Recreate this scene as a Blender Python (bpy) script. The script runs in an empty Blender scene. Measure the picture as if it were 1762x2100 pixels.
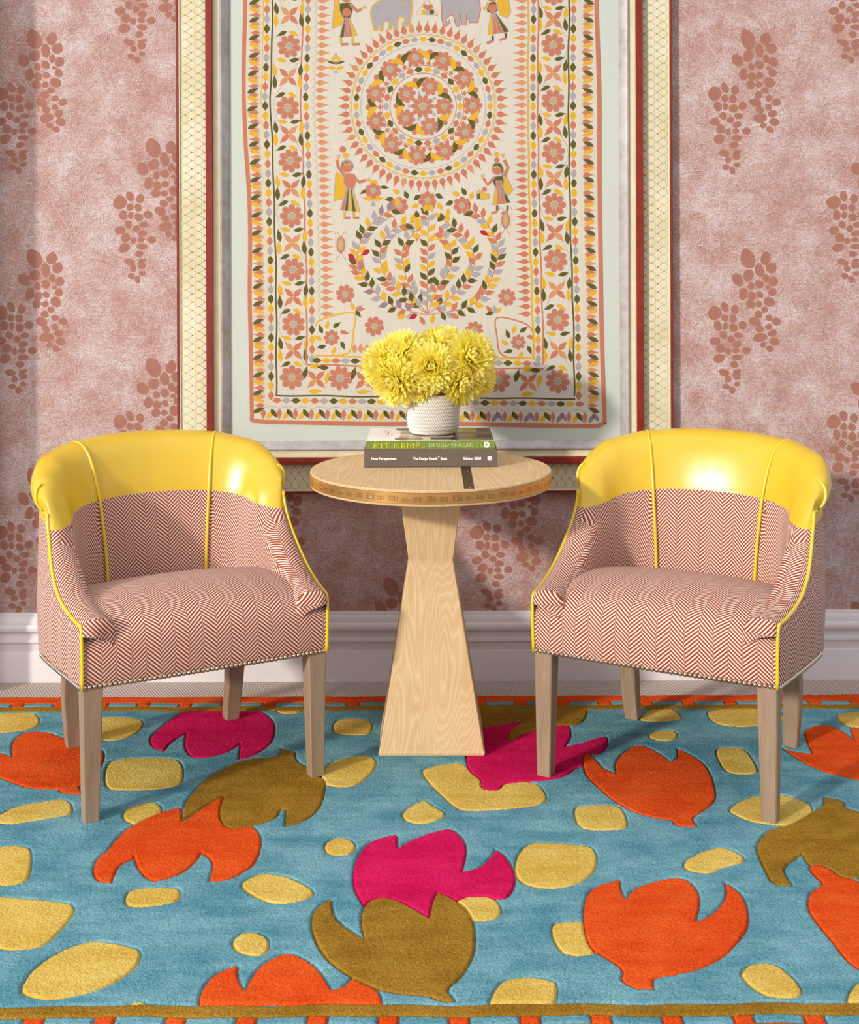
import bpy, bmesh, math, random
import numpy as np
from mathutils import Vector, Matrix

random.seed(7)
rng = np.random.default_rng(7)
SC = bpy.context.scene
COL = SC.collection

# ------------------------------------------------------------------ camera, light, exposure
F, CX, YH = 2670.0, 881.0, 510.0          # focal length in pixels, principal point
HC, ROLL = 1.316, math.radians(0.22)
WALL_Y = 3.98
cam = bpy.data.cameras.new('camera')
cam.sensor_width = 36.0
cam.lens = F * 36.0 / 2100.0
cam.shift_y = -(1050.0 - YH) / 2100.0
cam.clip_start = 0.05
camo = bpy.data.objects.new('camera', cam)
COL.objects.link(camo)
camo.location = (0, 0, HC)
camo.rotation_euler = (math.pi / 2, ROLL, 0)
SC.camera = camo

W = bpy.data.worlds.new('world')
SC.world = W
W.use_nodes = True
# soft room light: brighter from the pale ceiling above, dimmer from the sides
_wt = W.node_tree
_bg = _wt.nodes['Background']
_tc = _wt.nodes.new('ShaderNodeTexCoord')
_sp = _wt.nodes.new('ShaderNodeSeparateXYZ')
_mr = _wt.nodes.new('ShaderNodeMapRange')
_mr.interpolation_type = 'SMOOTHSTEP'
_mr.inputs['From Min'].default_value = -0.1
_mr.inputs['From Max'].default_value = 0.9
_mr.inputs['To Min'].default_value = 0.34
_mr.inputs['To Max'].default_value = 0.98
_wt.links.new(_tc.outputs['Generated'], _sp.inputs[0])
_wt.links.new(_sp.outputs[2], _mr.inputs['Value'])
_wt.links.new(_mr.outputs[0], _bg.inputs['Strength'])
_bg.inputs['Color'].default_value = (0.93, 0.94, 1.0, 1)

SUN_AZ, SUN_EL = math.radians(45), math.radians(19)
sl = bpy.data.lights.new('sun', 'SUN')
sl.energy = 2.25
sl.angle = math.radians(3.5)
sl.color = (1.0, 0.95, 0.88)
so = bpy.data.objects.new('sun', sl)
COL.objects.link(so)
so.rotation_euler = Vector((math.sin(SUN_AZ) * math.cos(SUN_EL), math.cos(SUN_AZ) * math.cos(SUN_EL), -math.sin(SUN_EL))).to_track_quat('-Z', 'Y').to_euler()

al = bpy.data.lights.new('window_daylight', 'AREA')
al.shape = 'RECTANGLE'
al.size, al.size_y = 1.1, 1.6
al.energy = 46
al.color = (1.0, 0.97, 0.93)
ao = bpy.data.objects.new('window_daylight', al)
COL.objects.link(ao)
ao.location = (-2.7, 0.3, 1.75)
ao.rotation_euler = (Vector((0.1, 3.3, 0.6)) - Vector(ao.location)).to_track_quat('-Z', 'Y').to_euler()

vs = SC.view_settings
vs.view_transform = 'Standard'
vs.look = 'None'
vs.gamma = 1.0
vs.exposure = 0.30
vs.use_curve_mapping = False

# ------------------------------------------------------------------ helpers
_c, _s = math.cos(ROLL), math.sin(ROLL)


def ray(px, py):
    dx, up = px - CX, -(py - YH)
    return ((dx * _c + up * _s) / F, 1.0, (-dx * _s + up * _c) / F)


def atY(px, py, y):
    r = ray(px, py)
    return (r[0] * y, y, HC + r[2] * y)


def atZ(px, py, z):
    r = ray(px, py)
    t = (z - HC) / r[2]
    return (r[0] * t, t, z)


ALBEDO = 0.83


def lin(c):
    return (*[v * ALBEDO for v in linb(c)[:3]], 1.0)


def linb(c):
    out = []
    for v in c[:3]:
        v = v / 255.0
        out.append(v / 12.92 if v <= 0.04045 else ((v + 0.055) / 1.055) ** 2.4)
    return (*out, 1.0)


def new_mat(name, rgb=None, rough=0.6, metal=0.0, spec=0.4, bright=False):
    m = bpy.data.materials.new(name)
    m.use_nodes = True
    b = m.node_tree.nodes['Principled BSDF']
    if rgb:
        b.inputs['Base Color'].default_value = linb(rgb) if bright else lin(rgb)
    b.inputs['Roughness'].default_value = rough
    b.inputs['Metallic'].default_value = metal
    b.inputs['Specular IOR Level'].default_value = spec
    return m


class NT:
    """small wrapper to write node graphs compactly"""
    def __init__(self, m):
        self.t = m.node_tree
        self.b = self.t.nodes['Principled BSDF']

    def n(self, typ, **kw):
        nd = self.t.nodes.new(typ)
        ins = kw.pop('ins', {})
        for k, v in kw.items():
            setattr(nd, k, v)
        for k, v in ins.items():
            if hasattr(v, 'is_output') or isinstance(v, bpy.types.NodeSocket):
                self.t.links.new(v, nd.inputs[k])
            else:
                nd.inputs[k].default_value = v
        return nd

    def math(self, op, a, b=0.0, c=None, clamp=False):
        nd = self.t.nodes.new('ShaderNodeMath')
        nd.operation = op
        nd.use_clamp = clamp
        for i, v in enumerate((a, b, c)):
            if v is None:
                continue
            if isinstance(v, bpy.types.NodeSocket):
                self.t.links.new(v, nd.inputs[i])
            else:
                nd.inputs[i].default_value = v
        return nd.outputs[0]

    def mix(self, fac, a, b, blend='MIX'):
        nd = self.t.nodes.new('ShaderNodeMix')
        nd.data_type = 'RGBA'
        nd.blend_type = blend
        for idx, v in ((0, fac), (6, a), (7, b)):
            if isinstance(v, bpy.types.NodeSocket):
                self.t.links.new(v, nd.inputs[idx])
            else:
                nd.inputs[idx].default_value = v
        return nd.outputs[2]

    def mapping(self, scale, src='Object', rot=(0, 0, 0)):
        tc = self.n('ShaderNodeTexCoord')
        mp = self.n('ShaderNodeMapping', ins={'Vector': tc.outputs[src]})
        mp.inputs['Scale'].default_value = scale
        mp.inputs['Rotation'].default_value = rot
        return mp.outputs[0]

    def noise(self, vec, scale, detail=2.0, rough=0.5, dist=0.0):
        return self.n('ShaderNodeTexNoise', ins={'Vector': vec, 'Scale': scale, 'Detail': detail, 'Roughness': rough, 'Distortion': dist}).outputs[0]

    def ramp(self, fac, stops, interp='LINEAR'):
        nd = self.n('ShaderNodeValToRGB', ins={'Fac': fac})
        nd.color_ramp.interpolation = interp
        el = nd.color_ramp.elements
        while len(el) < len(stops):
            el.new(0.5)
        for e, (p, c) in zip(el, stops):
            e.position = p
            e.color = c
        return nd.outputs[0]

    def sstep(self, x, lo, hi):
        nd = self.n('ShaderNodeMapRange', interpolation_type='SMOOTHSTEP')
        for k, v in (('Value', x), ('From Min', lo), ('From Max', hi)):
            if isinstance(v, bpy.types.NodeSocket):
                self.t.links.new(v, nd.inputs[k])
            else:
                nd.inputs[k].default_value = v
        return nd.outputs[0]

    def color(self, sock):
        self.t.links.new(sock, self.b.inputs['Base Color'])

    def bump(self, h, strength=0.3, dist=0.001):
        nd = self.n('ShaderNodeBump', ins={'Height': h, 'Strength': strength, 'Distance': dist})
        self.t.links.new(nd.outputs[0], self.b.inputs['Normal'])


def grey(v):
    return (v, v, v, 1)


def link(name, me, mat=None, parent=None, smooth=None):
    o = bpy.data.objects.new(name, me)
    COL.objects.link(o)
    if mat is not None:
        for m in (mat if isinstance(mat, (list, tuple)) else [mat]):
            me.materials.append(m)
    if parent:
        o.parent = parent
    if smooth is not None:
        me.polygons.foreach_set('use_smooth', [True] * len(me.polygons))
        if smooth < 180:
            try:
                me.set_sharp_from_angle(angle=math.radians(smooth))
            except Exception:
                pass
    return o


def pyobj(name, verts, faces, mat=None, parent=None, smooth=None, mids=None):
    me = bpy.data.meshes.new(name)
    me.from_pydata([tuple(v) for v in verts], [], faces)
    o = link(name, me, mat, parent, smooth)
    if mids is not None:
        me.polygons.foreach_set('material_index', mids)
    me.update()
    return o


def bmobj(name, bm, mat=None, parent=None, smooth=None):
    me = bpy.data.meshes.new(name)
    bmesh.ops.recalc_face_normals(bm, faces=bm.faces)
    bm.to_mesh(me)
    bm.free()
    return link(name, me, mat, parent, smooth)


def empty(name, loc=(0, 0, 0), rz=0.0):
    o = bpy.data.objects.new(name, None)
    COL.objects.link(o)
    o.location = loc
    o.rotation_euler = (0, 0, rz)
    o.empty_display_size = 0.1
    return o


def tag(o, label=None, cat=None, group=None, kind=None):
    if label:
        o['label'] = label
    if cat:
        o['category'] = cat
    if group:
        o['group'] = group
    if kind:
        o['kind'] = kind
    return o


def box(bm, x0, x1, y0, y1, z0, z1, bev=0.0, seg=2):
    r = bmesh.ops.create_cube(bm, size=1.0)
    vs_ = r['verts']
    for v in vs_:
        v.co = Vector(((x0 + x1) / 2 + v.co.x * (x1 - x0), (y0 + y1) / 2 + v.co.y * (y1 - y0), (z0 + z1) / 2 + v.co.z * (z1 - z0)))
    if bev > 0:
        es = list({e for v in vs_ for e in v.link_edges})
        bmesh.ops.bevel(bm, geom=es, offset=bev, segments=seg, affect='EDGES', profile=0.5)


def tube_mesh(pts, r, n=10, closed=False):
    pts = [Vector(p) for p in pts]
    verts, faces = [], []
    up = None
    N = len(pts)
    for i, p in enumerate(pts):
        a = pts[max(i - 1, 0)]
        b = pts[min(i + 1, N - 1)]
        t = (b - a)
        if t.length < 1e-9:
            t = Vector((0, 0, 1))
        t.normalize()
        if up is None:
            up = t.orthogonal().normalized()
        else:
            up = (up - t * up.dot(t))
            if up.length < 1e-6:
                up = t.orthogonal()
            up.normalize()
        s = t.cross(up)
        rr = r[i] if isinstance(r, (list, tuple)) else r
        for k in range(n):
            a_ = 2 * math.pi * k / n
            verts.append(p + (up * math.cos(a_) + s * math.sin(a_)) * rr)
    for i in range(N - 1):
        for k in range(n):
            k2 = (k + 1) % n
            faces.append((i * n + k, i * n + k2, (i + 1) * n + k2, (i + 1) * n + k))
    faces.append(tuple(reversed(range(n))))
    faces.append(tuple(range((N - 1) * n, N * n)))
    return verts, faces


def catmull(pts, k=6, closed=False):
    P = [np.array(p, float) for p in pts]
    n = len(P)
    out = []
    rngi = range(n) if closed else range(n - 1)
    for i in rngi:
        p0 = P[(i - 1) % n] if closed or i > 0 else 2 * P[0] - P[1]
        p1, p2 = P[i], P[(i + 1) % n]
        p3 = P[(i + 2) % n] if closed or i + 2 < n else 2 * P[-1] - P[-2]
        for j in range(k):
            t = j / k
            out.append(0.5 * ((2 * p1) + (-p0 + p2) * t + (2 * p0 - 5 * p1 + 4 * p2 - p3) * t * t + (-p0 + 3 * p1 - 3 * p2 + p3) * t ** 3))
    if not closed:
        out.append(P[-1])
    return out


def smooth_poly(pts, it=2):
    """Chaikin smoothing of a closed outline; a point with a third value stays sharp"""
    P = [(p[0], p[1], len(p) > 2) for p in pts]
    for _ in range(it):
        Q = []
        n = len(P)
        for i in range(n):
            p, a, b = P[i], P[i - 1], P[(i + 1) % n]
            if p[2]:
                Q.append(p)
            else:
                k = 0.25
                Q.append((p[0] + (a[0] - p[0]) * k, p[1] + (a[1] - p[1]) * k, False))
                Q.append((p[0] + (b[0] - p[0]) * k, p[1] + (b[1] - p[1]) * k, False))
        P = Q
    return [(p[0], p[1]) for p in P]


class Flat:
    """flat shapes collected in one mesh, several colours"""
    def __init__(self):
        self.v, self.f, self.m = [], [], []
        self.step, self.wrap = 2.5e-7, 100000

    def poly(self, pts3, mi):
        b = len(self.v)
        e = self.step * (len(self.f) % self.wrap)          # later shapes lie a hair above earlier ones
        pts3 = [(p[0], p[1] - e, p[2]) for p in pts3]
        self.v += pts3
        self.f.append(tuple(range(b, b + len(pts3))))
        self.m.append(mi)

    def build(self, name, mats, parent=None):
        return pyobj(name, self.v, self.f, mats, parent, None, self.m)


# ------------------------------------------------------------------ materials
def herringbone_mat():
    m = new_mat('herringbone', rough=0.85, spec=0.15)
    g = NT(m)
    uv = g.n('ShaderNodeUVMap', uv_map='UVMap').outputs[0]
    sp = g.n('ShaderNodeSeparateXYZ', ins={0: uv})
    wob = g.noise(uv, 18.0, 1.0)
    u = g.math('ADD', sp.outputs[0], g.math('MULTIPLY', g.math('SUBTRACT', wob, 0.5), 0.003))
    w = 0.034
    tri = g.math('PINGPONG', u, w)
    s = g.math('ADD', sp.outputs[1], g.math('MULTIPLY', tri, 0.92))
    par = g.math('MODULO', g.math('ABSOLUTE', g.math('FLOOR', g.math('DIVIDE', u, w))), 2.0)
    s = g.math('ADD', s, g.math('MULTIPLY', par, 0.00495))
    fr = g.math('FRACT', g.math('DIVIDE', s, 0.0099))
    wave = g.math('ABSOLUTE', g.math('SUBTRACT', fr, 0.5))
    fib = g.noise(uv, 900.0, 1.0)
    wv = g.math('ADD', wave, g.math('MULTIPLY', g.math('SUBTRACT', fib, 0.5), 0.10))
    k = g.sstep(wv, 0.185, 0.24)
    rust = g.mix(fib, lin((138, 56, 32)), lin((174, 86, 56)))
    pale = g.mix(fib, linb((206, 190, 176)), linb((228, 216, 204)))
    seam = g.math('MINIMUM', tri, g.math('SUBTRACT', w, tri))
    col = g.mix(k, pale, rust)
    col = g.mix(g.math('MULTIPLY', g.math('LESS_THAN', seam, 0.0006), 0.5), col, lin((130, 56, 40)))
    g.color(col)
    g.bump(g.math('ADD', g.math('MULTIPLY', wave, 1.0), fib), 0.35, 0.0006)
    return m


def leather_mat(name, a, b):
    m = new_mat(name, rough=0.31, spec=0.5)
    m.node_tree.nodes['Principled BSDF'].inputs['Coat Weight'].default_value = 0.4
    m.node_tree.nodes['Principled BSDF'].inputs['Coat Roughness'].default_value = 0.22
    g = NT(m)
    v = g.mapping((1, 1, 1))
    n1 = g.noise(v, 6.0, 3.0)
    g.color(g.mix(n1, lin(a), lin(b)))
    n2 = g.noise(v, 420.0, 2.0)
    g.bump(n2, 0.06, 0.0005)
    return m


def wood_mat(name, dark, light, grain_scale=(40, 40, 2.2), rough=0.5, bumps=0.25, wscale=1.0):
    m = new_mat(name, rough=rough, spec=0.3)
    g = NT(m)
    v = g.mapping(grain_scale)
    n1 = g.noise(v, 1.0, 5.0, 0.6, 0.6)
    v2 = g.mapping((grain_scale[0] * 5, grain_scale[1] * 5, grain_scale[2] * 4))
    n2 = g.noise(v2, 1.0, 3.0)
    f = g.math('ADD', g.math('MULTIPLY', n1, 0.7), g.math('MULTIPLY', n2, 0.3))
    col = g.ramp(f, [(0.32, lin(dark)), (0.66, lin(light))])
    g.color(col)
    g.bump(f, bumps, 0.002)
    return m


def ash_mat(name, axis):
    """limed, open-grained ash: cathedral rings stretched along the board"""
    m = new_mat(name, rough=0.6, spec=0.25)
    g = NT(m)
    sc = {'z': (1.0, 1.0, 0.10), 'y': (1.0, 0.085, 1.0), 'x': (0.1, 1.0, 1.0)}[axis]
    v = g.mapping(sc)
    big = g.noise(v, 6.0, 2.5, 0.45, 0.15)
    rings = g.math('FRACT', g.math('MULTIPLY', big, 50.0))
    ringl = g.math('ABSOLUTE', g.math('SUBTRACT', rings, 0.5))
    fine = {'z': (260, 260, 7), 'y': (260, 7, 260), 'x': (7, 260, 260)}[axis]
    fib = g.noise(g.mapping(fine), 1.0, 3.0, 0.6)
    patch = g.noise(g.mapping((1, 1, 1)), 9.0, 3.0)
    pore = g.sstep(g.math('ADD', ringl, g.math('MULTIPLY', fib, 0.25)), 0.42, 0.62)
    base = g.mix(patch, linb((190, 156, 110)), linb((216, 186, 142)))
    base = g.mix(g.math('MULTIPLY', fib, 0.55), base, linb((198, 166, 120)))
    col = g.mix(g.math('MULTIPLY', pore, 0.17), base, linb((246, 232, 206)))
    line = g.sstep(ringl, 0.10, 0.02)
    col = g.mix(g.math('MULTIPLY', line, 0.2), col, linb((168, 126, 80)))
    g.color(col)
    g.bump(g.math('ADD', g.math('MULTIPLY', ringl, 0.8), fib), 0.35, 0.0015)
    return m


M = {}
M['herring'] = herringbone_mat()
M['leather'] = leather_mat('yellow_leather', (226, 184, 34), (236, 197, 46))
M['piping'] = leather_mat('yellow_piping', (238, 202, 30), (246, 214, 50))
M['leg_wood'] = wood_mat('taupe_wood', (146, 120, 96), (172, 148, 122), (60, 60, 3), 0.42, 0.1)
M['nickel'] = new_mat('nickel_nail', (214, 196, 170), 0.22, 1.0)
M['dark_cloth'] = new_mat('dark_cloth', (60, 48, 42), 0.9)
M['ash_stem'] = ash_mat('limed_ash_stem', 'z')
M['ash_top'] = ash_mat('limed_ash_top', 'y')
M['ash_edge'] = ash_mat('limed_ash_edge', 'x')
M['white_paint'] = new_mat('white_paint', (222, 214, 212), 0.42, 0, 0.4, bright=True)
M['red_lacquer'] = wood_mat('red_lacquer', (124, 40, 30), (148, 54, 40), (14, 14, 14), 0.4, 0.05)
M['cream_wood'] = wood_mat('cream_wood', (222, 206, 168), (236, 224, 192), (20, 20, 20), 0.55, 0.08)
M['mount'] = new_mat('mount_board', (208, 212, 200), 0.9, 0, 0.1)
M['bronze'] = new_mat('dark_bronze', (92, 70, 46), 0.38, 0.8)
M['screw'] = new_mat('steel_screw', (205, 190, 160), 0.3, 1.0)


def silver_mat():
    m = new_mat('silver_leaf', (190, 182, 176), 0.4, 0.3)
    g = NT(m)
    n = g.noise(g.mapping((30, 30, 30)), 1.0, 5.0, 0.7)
    n2 = g.noise(g.mapping((4, 4, 4)), 1.0, 3.0, 0.6)
    c = g.ramp(g.math('ADD', g.math('MULTIPLY', n, 0.5), g.math('MULTIPLY', n2, 0.5)), [(0.34, lin((158, 148, 140))), (0.62, lin((202, 196, 194)))])
    g.color(c)
    g.bump(n, 0.1, 0.001)
    return m


def panel_mat():
    m = new_mat('cream_panel', rough=0.6, spec=0.3)
    g = NT(m)
    n = g.noise(g.mapping((9, 9, 9)), 1.0, 5.0, 0.65)
    n2 = g.noise(g.mapping((160, 160, 5)), 1.0, 2.0)
    c = g.ramp(g.math('ADD', g.math('MULTIPLY', n, 0.75), g.math('MULTIPLY', n2, 0.25)), [(0.3, lin((216, 202, 156))), (0.6, lin((238, 229, 196)))])
    g.color(c)
    return m


def brass_mat():
    m = new_mat('engraved_brass', (182, 132, 70), 0.36, 0.75)
    g = NT(m)
    uv = g.n('ShaderNodeUVMap', uv_map='UVMap').outputs[0]
    sp = g.n('ShaderNodeSeparateXYZ', ins={0: uv})
    u, v = sp.outputs[0], sp.outputs[1]
    # groups of small engraved ticks, in blocks along the band
    bu = g.math('DIVIDE', u, 0.031)
    blk = g.math('FRACT', bu)
    wn = g.n('ShaderNodeTexWhiteNoise', noise_dimensions='1D', ins={'W': g.math('FLOOR', bu)}).outputs[0]
    fu = g.math('FRACT', g.math('DIVIDE', u, 0.0034))
    fv = g.math('FRACT', g.math('DIVIDE', v, 0.0023))
    wn2 = g.n('ShaderNodeTexWhiteNoise', noise_dimensions='2D', ins={'Vector': g.n('ShaderNodeCombineXYZ', ins={0: g.math('FLOOR', g.math('DIVIDE', u, 0.0034)), 1: g.math('FLOOR', g.math('DIVIDE', v, 0.0023))}).outputs[0]}).outputs[0]
    tick = g.math('MULTIPLY', g.math('LESS_THAN', fu, g.math('ADD', 0.35, g.math('MULTIPLY', wn2, 0.4))), g.math('LESS_THAN', fv, 0.5))
    inb = g.math('MULTIPLY', g.math('LESS_THAN', blk, g.math('ADD', 0.6, g.math('MULTIPLY', wn, 0.4))), g.math('GREATER_THAN', blk, 0.08))
    inv = g.math('MULTIPLY', g.math('GREATER_THAN', v, 0.0068), g.math('LESS_THAN', v, g.math('ADD', 0.015, g.math('MULTIPLY', wn, 0.008))))
    tick = g.math('MULTIPLY', tick, g.math('MULTIPLY', inb, inv))
    n = g.noise(g.mapping((7, 7, 30)), 1.0, 4.0)
    base = g.mix(n, linb((168, 116, 62)), linb((224, 178, 108)))
    g.color(g.mix(g.math('MULTIPLY', tick, 0.9), base, lin((70, 44, 20))))
    return m


M['silver'] = silver_mat()
M['panel'] = panel_mat()
M['brass'] = brass_mat()


def wallpaper_mat():
    m = new_mat('wallpaper', rough=0.8, spec=0.2)
    g = NT(m)
    cloud = g.noise(g.mapping((1, 1, 1)), 8.5, 4.0, 0.6, 0.4)
    cloud2 = g.noise(g.mapping((1, 1, 1)), 16.0, 3.0, 0.6)
    wx = g.noise(g.mapping((70, 70, 640)), 1.0, 2.5, 0.6)      # horizontal threads
    wz = g.noise(g.mapping((640, 640, 70)), 1.0, 2.5, 0.6)     # vertical threads
    fine = g.noise(g.mapping((1, 1, 1)), 330.0, 2.0, 0.6)
    weave = g.math('MAXIMUM', wx, wz)
    f = g.math('ADD', g.math('MULTIPLY', cloud, 0.62), g.math('MULTIPLY', cloud2, 0.24))
    f = g.math('ADD', f, g.math('MULTIPLY', g.math('SUBTRACT', weave, 0.55), 0.95))
    f = g.math('ADD', f, g.math('MULTIPLY', g.math('SUBTRACT', fine, 0.5), 0.65))
    col = g.ramp(f, [(0.19, lin((170, 120, 106))), (0.42, lin((196, 160, 150))), (0.67, lin((222, 212, 214)))])
    g.color(col)
    g.bump(weave, 0.15, 0.0006)
    return m


M['wallpaper'] = wallpaper_mat()


def leaf_print_mat():
    m = new_mat('leaf_print', rough=0.8, spec=0.2)
    g = NT(m)
    fine = g.noise(g.mapping((1, 1, 1)), 260.0, 3.0, 0.7)
    cl = g.noise(g.mapping((1, 1, 1)), 30.0, 2.0)
    g.color(g.mix(g.math('ADD', g.math('MULTIPLY', fine, 0.6), g.math('MULTIPLY', cl, 0.4)), lin((156, 100, 84)), lin((186, 132, 114))))
    return m


M['leaf_print'] = leaf_print_mat()
M['line_pale'] = new_mat('wallpaper_line_pale', (228, 213, 206), 0.8, 0, 0.2)
M['line_dark'] = new_mat('wallpaper_line_dark', (152, 100, 84), 0.8, 0, 0.2)


def sisal_mat():
    m = new_mat('loop_carpet', rough=0.95, spec=0.05)
    g = NT(m)
    sp = g.n('ShaderNodeSeparateXYZ', ins={0: g.mapping((1, 1, 1))})
    x, y = sp.outputs[0], sp.outputs[1]
    row = g.math('FLOOR', g.math('DIVIDE', y, 0.0085))
    xo = g.math('ADD', x, g.math('MULTIPLY', g.math('MODULO', row, 2.0), 0.0045))
    fx = g.math('ABSOLUTE', g.math('SUBTRACT', g.math('FRACT', g.math('DIVIDE', xo, 0.009)), 0.5))
    fy = g.math('ABSOLUTE', g.math('SUBTRACT', g.math('FRACT', g.math('DIVIDE', y, 0.0085)), 0.5))
    d = g.math('SQRT', g.math('ADD', g.math('MULTIPLY', fx, fx), g.math('MULTIPLY', fy, fy)))
    loop = g.sstep(d, 0.55, 0.15)
    n = g.noise(g.mapping((1, 1, 1)), 180.0, 3.0)
    c = g.mix(loop, linb((168, 150, 138)), linb((226, 214, 204)))
    c = g.mix(g.math('MULTIPLY', n, 0.35), c, linb((190, 172, 160)))
    g.color(c)
    g.bump(loop, 0.8, 0.004)
    return m


M['sisal'] = sisal_mat()

# ------------------------------------------------------------------ the setting
def plane_xz(bm, x0, x1, z0, z1, y):
    vs_ = [bm.verts.new(p) for p in ((x0, y, z0), (x1, y, z0), (x1, y, z1), (x0, y, z1))]
    return bm.faces.new(vs_)


# leaf print: two bunches, repeated in a half-drop; pixel offsets within a bunch
LA = [(163, 188, 34, 52, -25), (248, 186, 25, 33, 10), (276, 232, 26, 27, 35), (218, 243, 22, 33, -10), (166, 268, 26, 28, 30), (113, 289, 26, 33, -35),
      (250, 282, 16, 20, 0), (285, 298, 23, 23, 0), (218, 311, 23, 19, 35), (179, 320, 16, 19, 0), (260, 326, 13, 9, 0), (141, 357, 21, 29, 10), (281, 350, 20, 20, 0),
      (182, 367, 20, 21, -50), (221, 361, 18, 15, 20), (176, 406, 21, 22, 0), (216, 406, 17, 15, 0), (266, 396, 27, 24, 30), (244, 433, 18, 15, 0),
      (214, 455, 20, 18, 30), (198, 491, 30, 20, 20), (264, 472, 18, 15, 0), (300, 490, 22, 18, 0), (220, 526, 20, 17, 20), (263, 515, 17, 15, 0),
      (281, 545, 22, 18, -15), (222, 566, 34, 22, -12), (290, 585, 24, 20, 10), (237, 601, 16, 14, 0), (268, 620, 19, 15, 20)]
LB = [(195, 408, 34, 33, 0), (243, 379, 18, 26, -20), (292, 390, 20, 22, 0), (243, 431, 18, 17, 0), (282, 433, 18, 20, -20), (210, 469, 19, 25, -10), (246, 470, 13, 18, 0),
      (285, 479, 21, 20, 30), (329, 466, 21, 20, 0), (236, 514, 17, 20, -20), (272, 534, 18, 16, 0), (309, 515, 22, 14, 0), (196, 542, 25, 20, -10), (302, 557, 23, 15, -10),
      (223, 577, 23, 22, 0), (259, 591, 14, 16, 0), (296, 586, 18, 13, 0), (346, 587, 22, 17, 0), (216, 625, 28, 22, -20), (301, 620, 26, 14, 0), (287, 654, 20, 16, 0),
      (240, 693, 27, 16, 15), (302, 687, 20, 10, -15), (299, 708, 20, 19, 20), (259, 724, 16, 16, 0), (249, 760, 18, 14, 10), (302, 748, 16, 11, 0), (279, 777, 15, 18, -10)]
S0 = 887.0 / 380.0
YW = WALL_Y


def wall_poly(fl, cx, cy, a, b, rot, mi, y, pointed=0.0):
    pts = []
    N = 22
    ph = random.uniform(0, 6.28)
    for i in range(N):
        t = 2 * math.pi * i / N
        r = 1.0 + 0.05 * math.sin(2 * t + ph) + 0.03 * math.sin(3 * t + ph * 2)
        x = a * math.cos(t) * r
        yv = b * math.sin(t) * r
        if pointed and yv < 0:
            x *= 1 - pointed * (abs(yv) / b) ** 2 * 0.6
        c, s = math.cos(math.radians(rot)), math.sin(math.radians(rot))
        pts.append(atY(cx + x * c - yv * s, cy + x * s + yv * c, y))
    fl.poly(pts, mi)


wall = Flat()
wall.step, wall.wrap = 6e-7, 40
wall.poly([(-2.0, YW, 0.0), (2.0, YW, 0.0), (2.0, YW, 2.7), (-2.0, YW, 2.7)], 0)
# crackle: fine twig-like lines of the printed paper
def line_quad(fl, p, q, w, mi, y):
    d = (q[0] - p[0], q[1] - p[1])
    L = math.hypot(*d) or 1e-6
    nx, nz = -d[1] / L * w / 2, d[0] / L * w / 2
    fl.poly([(p[0] + nx * .3, y, p[1] + nz * .3), (p[0] - nx * .3, y, p[1] - nz * .3), ((p[0] + q[0]) / 2 - nx, y, (p[1] + q[1]) / 2 - nz), (q[0] - nx * .4, y, q[1] - nz * .4), (q[0] + nx * .4, y, q[1] + nz * .4), ((p[0] + q[0]) / 2 + nx, y, (p[1] + q[1]) / 2 + nz)], mi)


def twig(x, z, ang, L, depth):
    px, pz = x, z
    n = random.choice((2, 3))
    for i in range(n):
        ang += random.uniform(-0.35, 0.35)
        l = L / n
        qx, qz = px + math.cos(ang) * l, pz + math.sin(ang) * l
        w = random.uniform(0.0009, 0.0018)
        line_quad(wall, (px + 0.0013, pz - 0.0016), (qx + 0.0013, qz - 0.0016), w * 0.9, 3, YW - 0.00006)
        line_quad(wall, (px, pz), (qx, qz), w, 2, YW - 0.00012)
        if depth > 0 and random.random() < 0.6:
            twig(qx, qz, ang + random.choice((-1, 1)) * random.uniform(0.5, 1.1), L * random.uniform(0.35, 0.7), depth - 1)
        px, pz = qx, qz


for _ in range(1250):
    twig(random.uniform(-1.5, 1.5), random.uniform(0.2, 2.15), random.choice((0, 0.6, -0.6, 2.4, 1.2)) + random.uniform(-0.5, 0.5), random.uniform(0.025, 0.12), 2)
for k in range(-1, 8):
    for n in range(-1, 5):
        ox = 70 + 244 * k - 163 / S0
        oy = 81 + (223 if k % 2 else 0) + 450 * n - 190 / S0
        for i, (x, y, a, b, r) in enumerate(LA):
            wall_poly(wall, ox + x / S0, oy + y / S0, a / S0, b / S0, r, 1, YW - 0.0002, 0.7 if i in (0, 1, 2) else 0.15)
        # second bunch sits below-left of the first
        bx = 70 + 244 * k - 68 - 195 / S0
        by = 81 + (223 if k % 2 else 0) + 450 * n + 111 - 408 / S0
        for i, (x, y, a, b, r) in enumerate(LB):
            wall_poly(wall, bx + x / S0, by + y / S0, a / S0, b / S0, r, 1, YW - 0.00023, 0.15)
wo = wall.build('wall_back', [M['wallpaper'], M['leaf_print'], M['line_pale'], M['line_dark']])
tag(wo, kind='structure')

bm = bmesh.new()
box(bm, -2.0, -1.37, YW - 0.17, YW - 0.001, 0.0, 2.7)  # unseen pier, added to shade the left edge of the back wall
tag(bmobj('shade_pier_left', bm, M['wallpaper']), kind='structure')

fo = pyobj('floor', [(-2.2, -0.6, 0), (2.2, -0.6, 0), (2.2, YW, 0), (-2.2, YW, 0)], [(0, 1, 2, 3)], M['sisal'])
tag(fo, kind='structure')

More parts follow.
